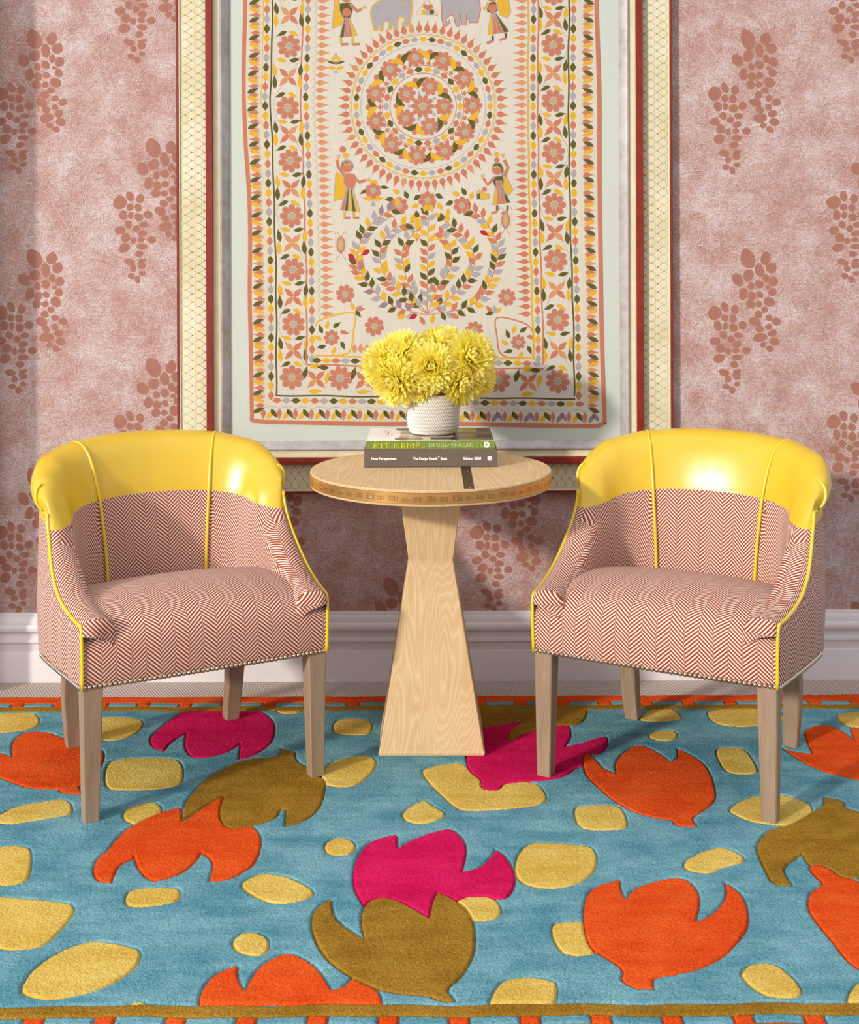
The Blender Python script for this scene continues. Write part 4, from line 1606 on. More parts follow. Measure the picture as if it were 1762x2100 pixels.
# ------------------------------------------------------------------ books
def text_mesh(body, size, mat, parent, loc, rot, name, width=None, spacing=1.0, bold=0.0, ext=0.00015):
    cu = bpy.data.curves.new(name, 'FONT')
    cu.body = body
    cu.size = size
    cu.extrude = ext
    cu.offset = bold
    cu.space_character = spacing
    cu.align_x, cu.align_y = 'LEFT', 'BOTTOM_BASELINE'
    tmp = bpy.data.objects.new(name, cu)
    COL.objects.link(tmp)
    dg = bpy.context.evaluated_depsgraph_get()
    me = bpy.data.meshes.new_from_object(tmp.evaluated_get(dg))
    bpy.data.objects.remove(tmp)
    bpy.data.curves.remove(cu)
    me.materials.clear()
    if width:
        x_ = [v.co.x for v in me.vertices]
        k = width / (max(x_) - min(x_))
        for v in me.vertices:
            v.co.x = (v.co.x - min(x_)) * k
    o = link(name, me, mat, parent)
    o.location = loc
    o.rotation_euler = rot
    return o


TZ = 0.73
M['taupe_cover'] = new_mat('taupe_cloth_cover', (112, 98, 86), 0.75, 0, 0.2)
g = NT(M['taupe_cover'])
g.bump(g.noise(g.mapping((1, 1, 1)), 900.0, 1.0), 0.15, 0.0003)
M['paper'] = new_mat('paper_edge', (224, 214, 198), 0.85, bright=True)
M['white_ink'] = new_mat('white_ink', (246, 244, 240), 0.6, bright=True)
M['yellow_ink'] = new_mat('yellow_ink', (236, 214, 28), 0.6, bright=True)
M['pale_ink'] = new_mat('pale_ink', (226, 232, 196), 0.6)


def green_mat():
    m = new_mat('green_sprig_print', rough=0.45)
    g = NT(m)
    v = g.n('ShaderNodeTexVoronoi', feature='DISTANCE_TO_EDGE', ins={'Vector': g.mapping((1, 1, 1)), 'Scale': 130.0}).outputs[0]
    n = g.noise(g.mapping((1, 1, 1)), 170.0, 2.0)
    k = g.math('MULTIPLY', g.math('LESS_THAN', v, 0.07), g.math('GREATER_THAN', n, 0.56))
    g.color(g.mix(g.math('MULTIPLY', k, 0.55), lin((118, 138, 48)), lin((186, 198, 132))))
    return m


M['green_cover'] = green_mat()


def book(name, x0, x1, y0, y1, z0, z1, cover, spine_mat, top_mat):
    b = empty(name, ((x0 + x1) / 2, (y0 + y1) / 2, z0))
    w, d, hgt = (x1 - x0) / 2, (y1 - y0) / 2, z1 - z0
    ct = 0.003
    bm = bmesh.new()
    box(bm, -w + 0.003, w - 0.003, -d + 0.004, d - 0.004, ct * 0.8, hgt - ct * 0.8)
    bmobj('pages', bm, M['paper'], b)
    bm = bmesh.new()
    box(bm, -w, w, -d + 0.0045, d, 0, ct, 0.0008)
    bmobj('back_cover', bm, cover, b)
    bm = bmesh.new()
    box(bm, -w, w, -d + 0.0045, d, hgt - ct, hgt, 0.0008)
    tc = bmobj('front_cover', bm, top_mat, b)
    bm = bmesh.new()
    box(bm, -w, w, -d, -d + 0.005, 0, hgt, 0.0012)
    sp = bmobj('spine', bm, spine_mat, b)
    return b, sp, tc, w, d, hgt


fy0 = 3.490
gx0, gx1 = atY(747, 940, fy0)[0], atY(1020, 940, fy0)[0]
hg = 0.0475
B1, s1, t1, w1, d1, h1 = book('book', gx0, gx1, fy0, fy0 + 0.262, TZ + 0.001, TZ + 0.001 + hg, M['taupe_cover'], M['taupe_cover'], M['taupe_cover'])
tag(B1, 'thick taupe grey book lying on the side table under the green book', 'book', 'books stacked on the side table')
pm = fy0 / F
RX = (math.pi / 2, 0, 0)


def spx(px, w):
    return px


def spine_text(sp, d, w, x0, hgt, body, px0, px1, size, zfrac, mat, bold=0.0, name='spine_lettering'):
    X0 = atY(px0, 940, fy0)[0] - (x0 + w)
    wd = (px1 - px0) * pm
    return text_mesh(body, size, mat, sp, (X0, -d - 0.0002, hgt * zfrac), RX, name, wd, 1.0, bold)


spine_text(s1, d1, w1, gx0, h1, 'New Perspectives', 762, 813, 0.0098, 0.40, M['white_ink'], 0.00025)
spine_text(s1, d1, w1, gx0, h1, 'The Design Hotels', 847, 897.5, 0.0098, 0.40, M['white_ink'], 0.00025)
spine_text(s1, d1, w1, gx0, h1, '\u00ae', 898.5, 901.5, 0.0045, 0.53, M['white_ink'], 0.0001)
spine_text(s1, d1, w1, gx0, h1, 'Book', 904, 918, 0.0098, 0.40, M['white_ink'], 0.00025)
spine_text(s1, d1, w1, gx0, h1, 'Edition 2020', 951, 987, 0.0098, 0.40, M['white_ink'], 0.00025)


def logo_disc(sp, d, w, x0, px, r, hgt, zfrac, bars):
    X = atY(px, 940, fy0)[0] - (x0 + w)
    fl = Flat()
    fl.poly([(X + r * math.cos(t), -d - 0.0004, hgt * zfrac + r * math.sin(t)) for t in [2 * math.pi * k / 28 for k in range(28)]], 0)
    if r > 0.005:
        fl.poly([(X - r * 0.95, -d - 0.0004, hgt * zfrac + r * .95), (X - r * 0.6, -d - 0.0004, hgt * zfrac + r * 1.0), (X - r * .5, -d - 0.0004, hgt * zfrac + r * .6), (X - r * .9, -d - 0.0004, hgt * zfrac + r * .4)], 0)
    for (ax, az, bx, bz) in bars:
        fl.poly([(X + ax * r, -d - 0.0006, hgt * zfrac + az * r), (X + bx * r, -d - 0.0006, hgt * zfrac + az * r), (X + bx * r, -d - 0.0006, hgt * zfrac + bz * r), (X + ax * r, -d - 0.0006, hgt * zfrac + bz * r)], 1)
    return fl


logo_disc(s1, d1, w1, gx0, 1004.5, 0.0062, h1, 0.47, [(-.55, .12, .1, .34), (-.1, -.22, .55, 0.0)]).build('spine_logo', [M['white_ink'], M['taupe_cover']], s1)

gz = TZ + 0.001 + hg + 0.0005
kx0, kx1 = atY(751.5, 912, fy0)[0], atY(1015, 912, fy0)[0]
hk = 0.0215
M['white_cover'] = new_mat('white_gloss_cover', (250, 249, 248), 0.3, bright=True)
B2, s2, t2, w2, d2, h2 = book('book', kx0, kx1, fy0 + 0.001, fy0 + 0.254, gz, gz + hk, M['green_cover'], M['green_cover'], M['white_cover'])
tag(B2, 'thinner book with green spine and white picture cover under the woven pot', 'book', 'books stacked on the side table')
spine_text(s2, d2, w2, kx0, h2, 'KIT KEMP', 767, 862, 0.0195, 0.10, M['yellow_ink'], -0.00045)
spine_text(s2, d2, w2, kx0, h2, 'DESIGN THREAD', 880, 971, 0.0135, 0.23, M['pale_ink'], -0.00025)
logo_disc(s2, d2, w2, kx0, 998.5, 0.0078, h2, 0.5, [(-.12, -.5, .12, .5), (-.45, .1, .45, .3), (-.3, -.3, -.15, .1)]).build('spine_logo', [M['white_ink'], M['green_cover']], s2)
# picture printed on the front cover (a room view) and red lettering
cp = Flat()
cm = [new_mat('print_tan', (196, 172, 124), 0.3), new_mat('print_brown', (104, 84, 62), 0.3), new_mat('print_dark', (52, 42, 36), 0.3), new_mat('print_yellow_green', (172, 172, 40), 0.3),
      new_mat('print_cream', (226, 214, 190), 0.3), new_mat('print_red', (226, 96, 84), 0.4), new_mat('print_olive', (118, 112, 48), 0.3), new_mat('print_grey', (176, 172, 170), 0.3)]


def cover_patch(u0, u1, v0, v1, mi, lift=0.0003, sk=0.0):
    X = lambda u: -w2 + 2 * w2 * u
    V = lambda v: -d2 + 2 * d2 * v
    cp.poly([(X(u0), V(v0), h2 + lift), (X(u1), V(v0), h2 + lift), (X(u1 + sk), V(v1), h2 + lift), (X(u0 + sk), V(v1), h2 + lift)], mi)


cover_patch(0.26, 0.995, 0.02, 0.995, 4)
cover_patch(0.22, 0.44, 0.10, 0.20, 1, 0.0005)
cover_patch(0.24, 0.42, 0.22, 0.36, 0, 0.0005, .02)
cover_patch(0.25, 0.40, 0.55, 0.72, 0, 0.0005, .03)
cover_patch(0.23, 0.34, 0.78, 0.94, 1, 0.0005, -.02)
cover_patch(0.50, 0.72, 0.10, 0.26, 2, 0.0005)
cover_patch(0.66, 0.995, 0.06, 0.995, 1, 0.0004)
cover_patch(0.70, 0.88, 0.60, 0.92, 3, 0.0006)
cover_patch(0.74, 0.92, 0.30, 0.52, 6, 0.0006)
cover_patch(0.86, 0.99, 0.24, 0.46, 2, 0.0007)
cover_patch(0.70, 0.90, 0.02, 0.09, 3, 0.0007)
cover_patch(0.56, 0.68, 0.28, 0.55, 0, 0.0006)
# hand-drawn red letters (an upright word) and a small grey line of type, drawn as thin strokes
def stroke(pts, w, mi):
    X = lambda u: -w2 + 2 * w2 * u
    V = lambda v: -d2 + 2 * d2 * v
    for p, q in zip(pts[:-1], pts[1:]):
        a, b = (X(p[0]), V(p[1])), (X(q[0]), V(q[1]))
        dx, dy = b[0] - a[0], b[1] - a[1]
        L = math.hypot(dx, dy) or 1
        nx, ny_ = -dy / L * w / 2, dx / L * w / 2
        cp.poly([(a[0] + nx, a[1] + ny_, h2 + 0.0004), (a[0] - nx, a[1] - ny_, h2 + 0.0004), (b[0] - nx, b[1] - ny_, h2 + 0.0004), (b[0] + nx, b[1] + ny_, h2 + 0.0004)], mi)


for s in ([(.12, .30), (.155, .30)], [(.12, .30), (.12, .40), (.155, .40)], [(.12, .35), (.15, .35)], [(.12, .46), (.155, .46), (.14, .50), (.155, .54), (.12, .54)], [(.12, .60), (.155, .60), (.155, .68), (.138, .68), (.138, .60)],
          [(.10, .74), (.155, .74)], [(.13, .74), (.155, .84)], [(.13, .74), (.10, .84)], [(.085, .30), (.10, .36)], [(.085, .50), (.10, .56)], [(.16, .30), (.16, .70)]):
    stroke(s, 0.0009, 5)
for v in (.36, .44, .50):
    stroke([(.185, v), (.185, v + .05)], 0.0012, 7)
cp.build('cover_picture', cm, t2)

# ------------------------------------------------------------------ woven pot
VZ = gz + hk + 0.0012
VC = (atY(889, 893, 3.63)[0], 3.635)
VS = empty('flower_pot', (VC[0], VC[1], VZ))
tag(VS, 'white and brown woven rope-texture pot holding the yellow chrysanthemums on the books', 'pot')
M['pot_white'] = new_mat('pot_white', (236, 230, 222), 0.7, 0, 0.2, bright=True)
M['pot_brown'] = new_mat('pot_brown', (150, 112, 78), 0.85, 0, 0.1)


def pot_r(z):
    t = z / 0.112
    return 0.0735 - 0.0115 * max(0, 1 - t / 0.3) ** 2.2 - 0.003 * max(0, t - 0.7) / 0.3


prof = [(0.0, 0.0005), (pot_r(0) - 0.003, 0.0005)] + [(pot_r(0.112 * i / 14) - 0.0022, 0.0005 + 0.1115 * i / 14) for i in range(15)] + [(pot_r(.112) - 0.008, 0.112), (pot_r(.112) - 0.010, 0.10), (0.058, 0.05), (0.0, 0.05)]
pb = lathe('pot_body', prof, M['pot_brown'], VS, 64, 60)
# woven splints: slanted lozenges in rows
wv_, wf_ = [], []
rows, per = 11, 68
for r in range(rows):
    z0 = 0.003 + r * 0.1075 / rows
    hh = 0.1075 / rows
    for k in range(per):
        a0 = 2 * math.pi * (k + 0.5 * (r % 2)) / per
        b = len(wv_)
        nseg = 6
        for i in range(nseg + 1):
            t = i / nseg
            az = a0 + (0.5 - t) * 2 * math.pi / per * 2.9      # slant
            z = z0 + (t - 0.5) * hh * 1.15 + hh / 2
            R = pot_r(max(0, min(.112, z)))
            wdt = 0.00128 * math.sin(math.pi * (0.12 + 0.76 * t)) ** 0.5
            lift = 0.0022 * math.sin(math.pi * (0.08 + 0.84 * t))
            for j in range(5):
                ang = math.pi * j / 4
                du = math.cos(ang) * wdt
                dl = math.sin(ang) * lift
                aa = az + du * 0.55 / R
                zz = z + du * 0.83
                rr = R - 0.0020 + dl
                wv_.append((rr * math.cos(aa), rr * math.sin(aa), max(0.0008, zz)))
        for i in range(nseg):
            for j in range(4):
                wf_.append((b + i * 5 + j, b + i * 5 + j + 1, b + (i + 1) * 5 + j + 1, b + (i + 1) * 5 + j))
wm_ = pyobj('woven_splints', wv_, wf_, M['pot_white'], VS, 180)

# ------------------------------------------------------------------ chrysanthemums
def petal_mat():
    m = new_mat('yellow_petal', rough=0.55, spec=0.25)
    g = NT(m)
    uv = g.n('ShaderNodeUVMap', uv_map='UVMap').outputs[0]
    sp = g.n('ShaderNodeSeparateXYZ', ins={0: uv})
    c = g.ramp(sp.outputs[1], [(0.0, linb((254, 226, 36))), (0.4, linb((255, 244, 84))), (1.0, linb((255, 253, 200)))])
    n = g.noise(g.mapping((1, 1, 1)), 60.0, 2.0)
    c = g.mix(g.math('MULTIPLY', n, 0.35), c, linb((255, 240, 80)))
    g.color(c)
    g.b.inputs['Subsurface Weight'].default_value = 0.0
    tr = g.n('ShaderNodeBsdfTranslucent', ins={'Color': linb((255, 245, 104))})
    mx = g.n('ShaderNodeMixShader', ins={'Fac': 0.58})
    out = [n_ for n_ in g.t.nodes if n_.type == 'OUTPUT_MATERIAL'][0]
    g.t.links.new(g.b.outputs[0], mx.inputs[1])
    g.t.links.new(tr.outputs[0], mx.inputs[2])
    g.t.links.new(mx.outputs[0], out.inputs[0])
    return m


M['petal'] = petal_mat()
M['floret'] = new_mat('green_floret', (150, 150, 30), 0.6)
M['stem_green'] = new_mat('green_stem', (86, 110, 44), 0.6)


def chrysanthemum_mesh(R, n, seed, openness=1.0):
    rr = random.Random(seed)
    V, Fc, UV = [], [], []
    for i in range(n):
        t = (i + 0.5) / n                    # 0 centre .. 1 outer
        az = i * 2.399963 + rr.uniform(-0.1, 0.1)
        pol = math.radians(14 + 108 * t ** 0.75) + rr.uniform(-0.09, 0.09)      # angle from the flower axis
        L = R * (0.30 + 0.74 * t ** 0.6) * rr.uniform(0.88, 1.08)
        wdt = R * (0.046 + 0.046 * t) * rr.uniform(0.9, 1.12)
        curl = (1.15 - 1.0 * t) * rr.uniform(0.7, 1.2)                    # incurve towards the axis
        if t > 0.8:
            curl = rr.uniform(-0.5, 0.35)
        start = R * (0.06 + 0.10 * t)
        p = Vector((start * math.sin(pol), 0, start * math.cos(pol) * 0.6))
        ang = pol
        segs = 6
        cent, tang = [], []
        for s in range(segs + 1):
            cent.append(p.copy())
            tang.append(ang)
            ang -= curl / segs
            p = p + Vector((math.sin(ang), 0, math.cos(ang))) * (L / segs)
        b = len(V)
        ca, sa = math.cos(az), math.sin(az)
        tw = rr.uniform(-0.2, 0.2)
        for s in range(segs + 1):
            u = s / segs
            hw_ = wdt * (0.45 + 0.75 * u ** 0.8) * (1 - max(0, (u - 0.78) / 0.22) ** 2.6 * 0.80)
            cup = hw_ * 0.75 * (1 - 0.3 * u)
            nrm = Vector((-math.cos(tang[s]), 0, math.sin(tang[s])))     # towards the axis side
            for j in (-1, 0, 1):
                q = cent[s] + nrm * (cup * (j * j) - cup * 0.5) + Vector((0, 1, 0)) * (hw_ * j) + nrm * (tw * hw_ * j)
                V.append((q.x * ca - q.y * sa, q.x * sa + q.y * ca, q.z))
                UV.append((j * 0.5 + 0.5, min(1.0, u)))
        for s in range(segs):
            for j in range(2):
                Fc.append((b + s * 3 + j, b + s * 3 + j + 1, b + (s + 1) * 3 + j + 1, b + (s + 1) * 3 + j))
    me = bpy.data.meshes.new('petals')
    me.from_pydata(V, [], Fc)
    ul = me.uv_layers.new(name='UVMap')
    for p in me.polygons:
        for l in p.loop_indices:
            ul.data[l].uv = UV[me.loops[l].vertex_index]
    me.polygons.foreach_set('use_smooth', [True] * len(me.polygons))
    return me


kinds = [chrysanthemum_mesh(0.075, 320, 3), chrysanthemum_mesh(0.075, 320, 11)]
for k_ in kinds:
    k_.materials.append(M['petal'])
bm = bmesh.new()
for i in range(40):
    a = i * 2.4
    r = 0.0013 * math.sqrt(i)
    ret = bmesh.ops.create_cone(bm, cap_ends=True, segments=5, radius1=0.0012, radius2=0.0006, depth=0.011)
    tilt = Matrix.Translation((r * math.cos(a), r * math.sin(a), 0.010 - r * .3)) @ Matrix.Rotation(a, 4, 'Z') @ Matrix.Rotation(-r * 20, 4, 'Y')
    bmesh.ops.transform(bm, matrix=tilt, verts=ret['verts'])
cme = bpy.data.meshes.new('flower_center')
bm.to_mesh(cme)
bm.free()
cme.materials.append(M['floret'])
# pixel position, distance, facing (x right, y towards wall, z up), size, label
FL = [
    (884, 748, 3.545, (0.03, -0.93, 0.20), 0.98, 'large yellow chrysanthemum facing forward at the front middle of the bouquet'),
    (962, 728, 3.570, (0.42, -0.75, 0.30), 1.02, 'yellow chrysanthemum with green heart at the upper right of the bouquet'),
    (948, 786, 3.575, (0.40, -0.62, -0.38), 0.96, 'yellow chrysanthemum drooping at the lower right of the bouquet'),
    (862, 792, 3.560, (-0.02, -0.75, -0.55), 0.86, 'yellow chrysanthemum hanging over the pot rim at bottom middle'),
    (812, 781, 3.560, (-0.40, -0.70, -0.25), 1.0, 'yellow chrysanthemum at the lower left of the bouquet'),
    (782, 747, 3.600, (-0.75, -0.45, 0.05), 0.98, 'leftmost yellow chrysanthemum, facing sideways'),
    (822, 716, 3.590, (-0.35, -0.55, 0.60), 0.98, 'yellow chrysanthemum facing up at the upper left of the bouquet'),
    (906, 696, 3.640, (0.05, -0.25, 0.95), 1.0, 'yellow chrysanthemum at the very top of the bouquet'),
    (856, 708, 3.650, (-0.10, -0.10, 0.95), 0.92, 'yellow chrysanthemum half hidden behind the front middle bloom'),
    (985, 765, 3.640, (0.85, -0.25, 0.10), 0.86, 'yellow chrysanthemum at the far right edge of the bouquet'),
]
for i, (px, py, d, nv, sz, lab) in enumerate(FL):
    p = atY(880 + (px - 880) * 1.13, 752 + (py - 750) * 1.12, d)
    nv = Vector(nv).normalized()
    p = Vector(p) - nv * 0.018
    f = empty('chrysanthemum', p)
    tag(f, lab, 'flower', 'yellow chrysanthemums in the woven pot')
    q = nv.to_track_quat('Z', 'Y')
    me = kinds[i % 2]
    o = bpy.data.objects.new('petals', me)
    COL.objects.link(o)
    o.parent = f
    o.rotation_mode = 'QUATERNION'
    o.rotation_quaternion = q @ Matrix.Rotation(i * 1.3, 3, 'Z').to_quaternion()
    o.scale = (sz, sz, sz)
    c = bpy.data.objects.new('flower_center', cme)
    COL.objects.link(c)
    c.parent = f
    c.rotation_mode = 'QUATERNION'
    c.rotation_quaternion = q
    c.scale = (sz, sz, sz)
    tgt = Vector((VC[0] + (p.x - VC[0]) * 0.25, VC[1] + (p.y - VC[1]) * 0.25, VZ + 0.055)) - p
    end = Vector((-nv.x * 0.03, -nv.y * 0.03, -nv.z * 0.03))
    neck = Vector((VC[0] + (p.x - VC[0]) * 0.33, VC[1] + (p.y - VC[1]) * 0.33, VZ + 0.125)) - p
    if neck.z > -0.01:
        neck.z = -0.012
    pts = catmull([(0, 0, 0), tuple(end), tuple(neck), tuple(tgt)], 5)
    v, fc = tube_mesh(pts, 0.003, 8)
    pyobj('stem', v, fc, M['stem_green'], f, 180)

# ------------------------------------------------------------------ tub armchairs
OUT = [(0.300, -0.029), (0.311, 0.06), (0.321, 0.14), (0.329, 0.22), (0.331, 0.29), (0.326, 0.345), (0.312, 0.395), (0.283, 0.445), (0.236, 0.487), (0.17, 0.517), (0.09, 0.532), (0.0, 0.537)]
PIPE = [(-0.029, 0.462), (0.04, 0.468), (0.12, 0.486), (0.19, 0.520), (0.245, 0.566), (0.283, 0.612), (0.302, 0.650), (0.310, 0.690), (0.313, 0.72)]
ZLE = 0.652        # lower edge of the leather
ZSB = 0.318        # lower edge of the upholstery


def interp(tab, x):
    if x <= tab[0][0]:
        return tab[0][1]
    for (a, b), (c, d) in zip(tab[:-1], tab[1:]):
        if x <= c:
            return b + (d - b) * (x - a) / (c - a)
    return tab[-1][1]


def sm(a, b, x):
    t = max(0.0, min(1.0, (x - a) / (b - a)))
    return t * t * (3 - 2 * t)


half = catmull([(*p,) for p in OUT], 30)
half = np.array(half)
seg = np.hypot(*np.diff(half, axis=0).T)
sarc = np.concatenate([[0], np.cumsum(seg)])
SL = sarc[-1]


def plan(s):
    """outer plan curve, s from 0 (right front) over SL (back centre) to 2 SL (left front)"""
    m = s if s <= SL else 2 * SL - s
    x = np.interp(m, sarc, half[:, 0])
    y = np.interp(m, sarc, half[:, 1])
    e = 0.004
    x2, y2 = np.interp(min(m + e, SL), sarc, half[:, 0]), np.interp(min(m + e, SL), sarc, half[:, 1])
    x1, y1 = np.interp(max(m - e, 0), sarc, half[:, 0]), np.interp(max(m - e, 0), sarc, half[:, 1])
    tx, ty = x2 - x1, y2 - y1
    if m > SL - e:
        tx, ty = -1.0, 0.0
    l = math.hypot(tx, ty)
    nx, ny_ = ty / l, -tx / l
    if s > SL:
        return -x, y, -nx, ny_, m
    return x, y, nx, ny_, m


PIPE_S = [(np.interp(y, half[:200, 1], sarc[:200]), z) for y, z in PIPE]
pc = np.array(catmull([(a, b) for a, b in PIPE_S], 12))
pc = pc[np.concatenate([[True], np.diff(pc[:, 0]) > 1e-6])]
ROLL_Y = 0.316
ROLL_S = float(np.interp(ROLL_Y, half[:200, 1], sarc[:200]))


def Hpipe(m):
    return float(np.interp(m, pc[:, 0], pc[:, 1]))


def Htop(m):
    t = (m - ROLL_S) / (SL - ROLL_S)
    return interp([(0, 0.732), (0.12, 0.748), (0.3, 0.777), (0.55, 0.802), (0.8, 0.812), (1.0, 0.814)], t)


def prof_arm(H):
    z1 = ZSB + (H - ZSB) * 0.33
    z2 = ZSB + (H - ZSB) * 0.66
    o = [(0, ZSB), (0.004, z1), (0.004, z2), (0.001, H - 0.012), (0.0, H)]
    mid = [(-0.0008, H + 0.003), (-0.0028, H + 0.006), (-0.006, H + 0.009), (-0.0105, H + 0.0115), (-0.017, H + 0.0135), (-0.030, H + 0.0160), (-0.051, H + 0.0125), (-0.071, H - 0.001), (-0.082, H - 0.027)]
    zb = 0.395
    last = H - 0.027
    inn = [(-0.084, last + (zb - last) * k / 5) for k in range(1, 6)]
    return o + mid + inn


def prof_back(H, lean):
    o = [(0, ZSB), (0.004, 0.43), (0.006, 0.55), (0.004, 0.645), (0.000, H - 0.082)]
    k = lean
    mid = [(0.011 + 0.003 * k, H - 0.077), (0.020 + 0.012 * k, H - 0.066), (0.026 + 0.014 * k, H - 0.046), (0.025 + 0.013 * k, H - 0.024), (0.018 + 0.008 * k, H - 0.007), (0.006, H), (-0.024, H - 0.005), (-0.050, H - 0.027), (-0.068, H - 0.066)]
    zt = H - 0.066
    inn = []
    for k in range(1, 6):
        z = zt + (0.395 - zt) * k / 5
        inn.append((-0.078 - 0.022 * math.sin(math.pi * min(1, (k / 5)) * 0.6), z))
    q = o + mid + inn
    return [(n + lean * max(0.0, (z - ZSB)) * 0.07, z) for n, z in q]


def build_stations():
    ms = list(np.linspace(0, ROLL_S - 0.045, 26)) + list(np.linspace(ROLL_S - 0.042, ROLL_S + 0.022, 26)) + list(np.linspace(ROLL_S + 0.03, SL, 34))
    return ms + [2 * SL - m for m in ms[-2::-1]]


stations = build_stations()
KP = 4           # profile refinement
NOUT = 4 * KP    # index of the piping point
grid, uvin, uvout, prs = [], [], [], []
pcl = np.concatenate([[0], np.cumsum(np.hypot(*np.diff(pc, axis=0).T))])
for s in stations:
    x, y, nx, ny_, m = plan(s)
    w = sm(ROLL_S - 0.004, ROLL_S + 0.013, m)
    lean = sm(ROLL_S, SL, m)
    pa = prof_arm(Hpipe(m))
    pb_ = prof_back(Htop(m), lean)
    Ha, Hb = Hpipe(m), Htop(m)
    win = sm(ROLL_S - 0.06, ROLL_S + 0.03, m)
    pr = []
    for q, (a, b) in enumerate(zip(pa, pb_)):
        if q < 9:
            pr.append((a[0] + (b[0] - a[0]) * w, a[1] + (b[1] - a[1]) * w))
        else:
            wi = w + (win - w) * min(1.0, (q - 8) / 2.0)
            zr = (a[1] - Ha) * (1 - wi) + (b[1] - Hb) * wi + Ha * (1 - w) + Hb * w
            if q > 13:
                zr = a[1] + (b[1] - a[1]) * w
                z13 = pr[13][1]
                zr = z13 + (0.395 - z13) * (q - 13) / 5
            pr.append((a[0] + (b[0] - a[0]) * wi, zr))
    pr = [tuple(q) for q in catmull(pr, KP)]
    prs.append(pr)
    row = []
    # the wings tuck in towards the top of the arms, and their front edge is rounded in plan
    tuck = 0.021 * (1 - sm(ROLL_S, ROLL_S + 0.11, m))
    dH = (Hpipe(min(m + 0.01, ROLL_S)) - Hpipe(max(min(m, ROLL_S) - 0.01, 0))) / 0.02
    steep = sm(0.5, 2.2, dH) if m < ROLL_S else 1 - sm(ROLL_S, ROLL_S + 0.10, m)
    for q, (n, z) in enumerate(pr):
        n2 = n - tuck * sm(0.42, 0.62, z)
        push = 0.062 * steep * (1 - math.sqrt(1 - 0.985 * min(1.0, abs(min(n, 0)) / 0.082) ** 2))
        if push > 0:
            xx, yy2, nx2, ny2, _ = plan(s + (push if s <= SL else -push))
            row.append(Vector((xx + nx2 * n2, yy2 + ny2 * n2, z)))
        else:
            row.append(Vector((x + nx * n2, y + ny_ * n2, z)))
    grid.append(row)
# ease the shape where the arm front runs into the rolled back
ga = np.array([[tuple(p) for p in row] for row in grid])
mm_ = np.array([plan(s)[4] for s in stations])
wt = np.clip(1 - np.abs(mm_ - ROLL_S - 0.01) / 0.13, 0, 1)[:, None] * np.array([sm(NOUT + 8, NOUT + 26, j) for j in range(ga.shape[1])])[None, :]
for _ in range(110):
    av = ga.copy()
    av[1:-1, 1:-1] = (ga[:-2, 1:-1] + ga[2:, 1:-1] + ga[1:-1, :-2] + ga[1:-1, 2:]) / 4
    ga = ga + (av - ga) * (0.9 * wt)[:, :, None]
wn_ = np.clip(1.25 - np.abs(mm_ - ROLL_S - 0.004) / 0.028, 0, 1)[:, None] * np.array([[(sm(NOUT - 9, NOUT - 3, j) if Hpipe(min(m, ROLL_S)) > 0.664 else sm(NOUT, NOUT + 5, j)) * (1 - sm(NOUT + 26, NOUT + 34, j)) for j in range(ga.shape[1])] for m in mm_])
for _ in range(45):
    av = ga.copy()
    av[1:-1, 1:-1] = (ga[:-2, 1:-1] + ga[2:, 1:-1] + ga[1:-1, :-2] + ga[1:-1, 2:]) / 4
    ga = ga + (av - ga) * (0.9 * wn_)[:, :, None]
grid = [[Vector(p) for p in row] for row in ga]
# texture coordinates: outside by arc and height, inside by distance from the piping (columns follow the arm, straight at the back)
M_SEAM = float(np.interp(0.182, half[::-1, 0], sarc[::-1]))
FW = 0.085


qcurve = []
for k in range(241):
    sq = 2 * SL * k / 240
    x, y, nx, ny_, m = plan(sq)
    qcurve.append((x - nx * 0.085, y - ny_ * 0.085, m, 1 if sq <= SL else -1))
qcurve = np.array(qcurve)
fa = np.zeros((len(grid), len(grid[0])))
for i, row in enumerate(grid):
    for j in range(NOUT + 1, len(row)):
        fa[i, j] = fa[i, j - 1] + (row[j] - row[j - 1]).length
UTOT = 2 * (0.3 + SL - M_SEAM)


def inner_uv(si, j, facing):
    s = stations[si]
    sg = 1 if s <= SL else -1
    if facing:
        m0 = plan(s)[4]
        slope = (Hpipe(min(m0 + 0.01, ROLL_S)) - Hpipe(max(min(m0, ROLL_S) - 0.01, 0))) / 0.02
        st_ = sm(0.6, 2.0, slope) if m0 < ROLL_S else 1.0
        zq = Hpipe(m0) * (1 - st_) + grid[si][j].z * st_
        u, v = fa[si, j] - FW, pcl[-1] - float(np.interp(zq, pc[:, 1], pcl))
    else:
        p = grid[si][j]
        d = (qcurve[:, 0] - p.x) ** 2 + (qcurve[:, 1] - p.y) ** 2 + 9.0 * (qcurve[:, 3] != sg)
        k = int(np.argmin(d))
        m = qcurve[k, 2]
        ds = []
        for kk in (k - 1, k + 1):
            if 0 <= kk < len(qcurve):
                ax, ay = qcurve[k, :2]
                bx, by = qcurve[kk, :2]
                L2 = (bx - ax) ** 2 + (by - ay) ** 2
                t = ((p.x - ax) * (bx - ax) + (p.y - ay) * (by - ay)) / L2
                if 0 < t < 1:
                    m = m + (qcurve[kk, 2] - m) * t
                    break
        z1 = p.z + 0.045
        if m >= M_SEAM:
            u, v = 0.3 + (m - M_SEAM), 0.72 - z1
        else:
            ph = math.radians(11)
            u = 0.3 + (m - M_SEAM) * math.cos(ph) - (z1 - 0.72) * math.sin(ph)
            v = (0.72 - z1) * math.cos(ph) - (m - M_SEAM) * math.sin(ph)
    return ((u if sg > 0 else UTOT - u), -v)


